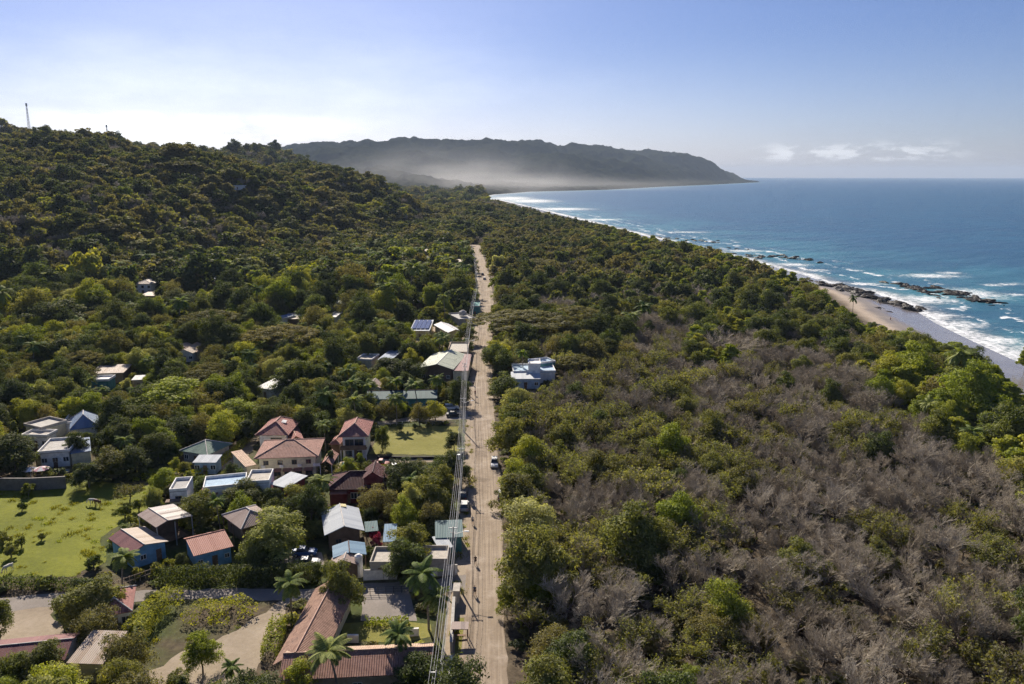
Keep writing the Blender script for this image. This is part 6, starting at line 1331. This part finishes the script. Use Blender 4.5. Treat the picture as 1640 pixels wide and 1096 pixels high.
def person_parts():
    J = [((0, 0, .95), .13), ((0, 0, 1.15), .12), ((0, 0.01, 1.38), .14), ((0, .01, 1.48), .055), ((0, .02, 1.55), .05), ((0, .02, 1.63), .095), ((0, .02, 1.70), .08)]; Ed = [(i, i + 1) for i in range(6)]
    def add(par, pts):
        for q in pts: J.append(q); Ed.append((par, len(J) - 1)); par = len(J) - 1
        return par
    for s in (-1, 1):
        add(0, [((s * .10, .0, .88), .10), ((s * .11, s * .16, .50), .065), ((s * .11, s * .14 - .06, .12), .042), ((s * .11, s * .14 - .06, .04), .04), ((s * .12, s * .14 + .10, .03), .035)])
        w = add(2, [((s * .19, .0, 1.41), .06), ((s * .24, -s * .06, 1.13), .042), ((s * .25, -s * .06 + .10, .90), .028), ((s * .25, -s * .06 + .14, .84), .03)])
        for k in range(4): yk = .03 * (k - 1.5); add(w, [((s * .25 + .004 * k, -s * .06 + .15 + yk * .6, .79), .010), ((s * .245, -s * .06 + .155 + yk, .745 + .006 * abs(k - 1.5)), .008)])
        add(w, [((s * .23, -s * .06 + .19, .81), .010), ((s * .225, -s * .06 + .205, .775), .008)])
    add(5, [((0, .115, 1.625), .018)])
    body = skinmesh('body', J, Ed, 'skin')
    shirt = skinmesh('shirt', [((0, 0, .96), .155), ((0, 0, 1.15), .145), ((0, .01, 1.36), .16), ((0, .01, 1.44), .09), ((-.19, 0, 1.40), .075), ((-.225, .03, 1.24), .062), ((.19, 0, 1.40), .075), ((.225, -.03, 1.24), .062)], [(0, 1), (1, 2), (2, 3), (2, 4), (4, 5), (2, 6), (6, 7)], 'cloth_red')
    tro = skinmesh('trousers', [((0, 0, .95), .15), ((-.10, 0, .86), .115), ((-.11, -.16, .50), .085), ((.10, 0, .86), .115), ((.11, .16, .50), .085)], [(0, 1), (1, 2), (0, 3), (3, 4)], 'cloth_blue')
    hair = skinmesh('hair', [((0, -.03, 1.66), .095), ((0, .0, 1.72), .088)], [(0, 1)], 'hair')
    return body, shirt, tro, hair
try: BODY, SHIRT, TRO, HAIR = person_parts()
except Exception as e_: print('person failed', e_); BODY = None
def person(a, b, face, label, shirt, tro, z=0):
    g = P(a, b, 0) if z is None else G(a, b, z); r = empty('person', tuple(g), label, 'person'); r.rotation_euler = (0, 0, face)
    for nm, me_, m in (('body', BODY, None), ('shirt', SHIRT, shirt), ('trousers', TRO, tro), ('hair', HAIR, None)):
        me2 = me_ if m is None else me_.copy()
        if m: me2.materials[0] = M[m]
        link(nm, me2, r)
person(761.5, 905, 0.1, 'person in dark clothes walking up the road, upper of two', 'cloth_dark', 'cloth_dark', .08); person(760.5, 954, 3.0, 'person in blue shirt walking on the road just above the long pole shadow', 'cloth_blue', 'cloth_dark', .08)
person(761, 634, 0, 'distant person in red shirt on the road by the junction', 'cloth_red', 'cloth_blue', .08); person(757, 840, 3.1, 'person in white shirt at the left edge of the road near the parked cars', 'cloth_white', 'cloth_blue', .08)
person(1426, 514, 2.0, 'lone tiny person standing on the wet sand', 'cloth_red', 'cloth_dark', None); person(758, 618, 3.1, 'distant person in white shirt at the road edge, above the red-shirted one', 'cloth_white', 'cloth_dark', .08)
def horse_parts(m):
    J = [((0, 0, 1.15), .27), ((0, .5, 1.15), .25), ((0, -.5, 1.18), .25), ((0, .72, 1.28), .19), ((0, 1.0, 1.42 - .35), .13), ((0, 1.2, .78), .10), ((0, 1.28, .58), .10), ((0, 1.42, .36), .06), ((0, -.74, 1.2), .13), ((0, -.84, 1.0), .04), ((0, -.86, .6), .05)]
    Ed = [(0, 1), (0, 2), (1, 3), (3, 4), (4, 5), (5, 6), (6, 7), (2, 8), (8, 9), (9, 10)]
    def add(par, pts):
        for q in pts: J.append(q); Ed.append((par, len(J) - 1)); par = len(J) - 1
    for s in (-1, 1):
        add(1, [((s * .16, .58, .95), .11), ((s * .16, .60 + s * .05, .55), .06), ((s * .16, .58 + s * .08, .12), .045), ((s * .16, .62 + s * .08, .03), .055)])
        add(2, [((s * .17, -.50, .92), .14), ((s * .17, -.42, .68), .08), ((s * .17, -.66, .48), .055), ((s * .17, -.62, .12), .045), ((s * .17, -.58, .03), .055)])
        add(6, [((s * .06, 1.18, .70), .025)])
    return skinmesh('horse', J, Ed, m)
for a, b, f_, m, lb in ((15, 916, 2.8, 'horse_white', 'white horse grazing near the left edge of the field'), (150, 809, 1.6, 'horse_white', 'white horse grazing in the upper part of the field'), (157, 811, 1.3, 'horse_brown', 'brown horse standing close beside the upper white horse')):
    g = G(a, b); o = link('horse', horse_parts(m), None, (g[0], g[1], 0)); o.rotation_euler = (0, 0, f_); tag(o, lb, 'horse')
# ------------------------------------------------------------------ reef
def rock_mesh(seed):
    rng = np.random.default_rng(seed); import bmesh; bm = bmesh.new(); bmesh.ops.create_icosphere(bm, subdivisions=4, radius=1); V = np.array([v.co[:] for v in bm.verts]); Fq = np.array([[v.index for v in f.verts] for f in bm.faces]); bm.free()
    o = rng.uniform(0, 99, 3); d = .45 + 1.1 * np.abs(fbm(V[:, 0] + o[0] + V[:, 2] * .6, V[:, 1] + o[1] - V[:, 2] * .5, .7, 5, seed, .75) - .25); V = V * d[:, None]; V[:, 2] = np.sign(V[:, 2]) * np.abs(V[:, 2]) ** 1.3 + .25 * (fbm(V[:, 0] * 3, V[:, 1] * 3, .5, 2, seed) - .4); V[:, 0] *= 1.25
    return raw_mesh('reef_rock', V, Fq, [M['rock']])
RK = [rock_mesh(s) for s in range(7)]; rr = random.Random(8)
reefs = [([(1052, 380), (1090, 383), (1150, 388)], 4.0, 26, 'long reef farthest up the shore'), ([(1166, 397), (1200, 400)], 2.5, 10, 'small reef between the two long ones'), ([(1190, 408), (1240, 412), (1262, 411), (1308, 418)], 5.0, 34, 'middle reef below the tree line'),
         ([(1322, 456), (1370, 468), (1400, 482), (1448, 492)], 6.5, 60, 'dark rock shelf on the beach by the lone palm'), ([(1452, 457), (1470, 463), (1492, 472)], 5.0, 24, 'left rock island in the surf'), ([(1522, 467), (1545, 475), (1590, 486)], 5.0, 28, 'right rock island in the surf'), ([(1395, 497), (1412, 502)], 2, 6, 'tiny rocks on the wet sand')]
for pts, wd, n, nm in reefs:
    Q = np.array([G(a, b, SEA + .2) for a, b in pts])
    for i in range(int(n * 1.9)):
        t = rr.random() * (len(Q) - 1); k = int(t); c = Q[k] + (Q[k + 1] - Q[k]) * (t - k); c = c + np.array([rr.gauss(0, 1), rr.gauss(0, 1) * 3.2, 0]) * wd * .6; s = rr.choice([rr.uniform(.6, 1.6), rr.uniform(1.4, 3.4)]) * (wd / 5.0)
        o = bpy.data.objects.new('reef_rock', rr.choice(RK)); COL.objects.link(o); zb = max(SEA, hz(c[0], c[1])); o.location = (c[0], c[1], zb - .1); o.rotation_euler = (rr.uniform(-.2, .2), rr.uniform(-.2, .2), rr.uniform(0, 6.3)); o.scale = (s * 1.6, s * .9, s * .5)
        tag(o, 'rough black rock of the ' + nm, 'rock', 'rocks of the ' + nm)
# ------------------------------------------------------------------ air
def volmat(name, col, dens, aniso):
    m, n, l = mat(name); n.clear(); out = n.new('ShaderNodeOutputMaterial'); v = n.new('ShaderNodeVolumePrincipled'); v.inputs['Color'].default_value = (*col, 1); v.inputs['Density'].default_value = dens; v.inputs['Anisotropy'].default_value = aniso; l.new(v.outputs[0], out.inputs['Volume']); return m
bx = MB(); bx.box((-34000, -400), (1, 0), (0, 1), 68000, 33500, -18.5, 385); hb = bx.build('haze', volmat('haze_air', (.64, .79, 1.0), 3.9e-5, 0.0)); tag(hb, kind='stuff')
def mistmat(i, dens):
    m, n, l = mat('sea_mist_%d' % i); n.clear(); out = n.new('ShaderNodeOutputMaterial'); v = n.new('ShaderNodeVolumePrincipled'); v.inputs['Color'].default_value = (.95, .94, .94, 1); v.inputs['Anisotropy'].default_value = .3
    t = n.new('ShaderNodeTexCoord'); ln = n.new('ShaderNodeVectorMath'); ln.operation = 'LENGTH'; mp = n.new('ShaderNodeMapping'); mp.inputs['Location'].default_value = (-1, -1, -1); mp.inputs['Scale'].default_value = (2, 2, 2)
    l.new(t.outputs['Generated'], mp.inputs[0]); l.new(mp.outputs[0], ln.inputs[0]); f = mapr(n, l, ln.outputs['Value'], 1.0, .15, 0, 1); ns_ = noise(n, l, 2.6, 3, mp.outputs[0])
    l.new(mathn(n, l, 'MULTIPLY', mathn(n, l, 'MULTIPLY', f, mapr(n, l, ns_, .3, .7, .25, 1.2)), dens), v.inputs['Density']); l.new(v.outputs[0], out.inputs['Volume']); return m
def mist(px_, py_, Yd, rx, ry, rz_, dens, i):
    import bmesh; g = ray(px_, py_) * (Yd / ray(px_, py_)[1]); bm = bmesh.new(); bmesh.ops.create_icosphere(bm, subdivisions=4, radius=1); me_ = bpy.data.meshes.new('sea_mist')
    for v in bm.verts: v.co = (v.co.x * rx, v.co.y * ry, v.co.z * rz_)
    bm.to_mesh(me_); bm.free(); me_.materials.append(mistmat(i, dens)); o = link('sea_mist', me_, None, (g[0], g[1], CAMZ + g[2] + 0)); tag(o, kind='stuff')
mist(720, 297, 3300, 700, 800, 190, .00055, 0); mist(820, 298, 4000, 1300, 800, 80, .0004, 1)
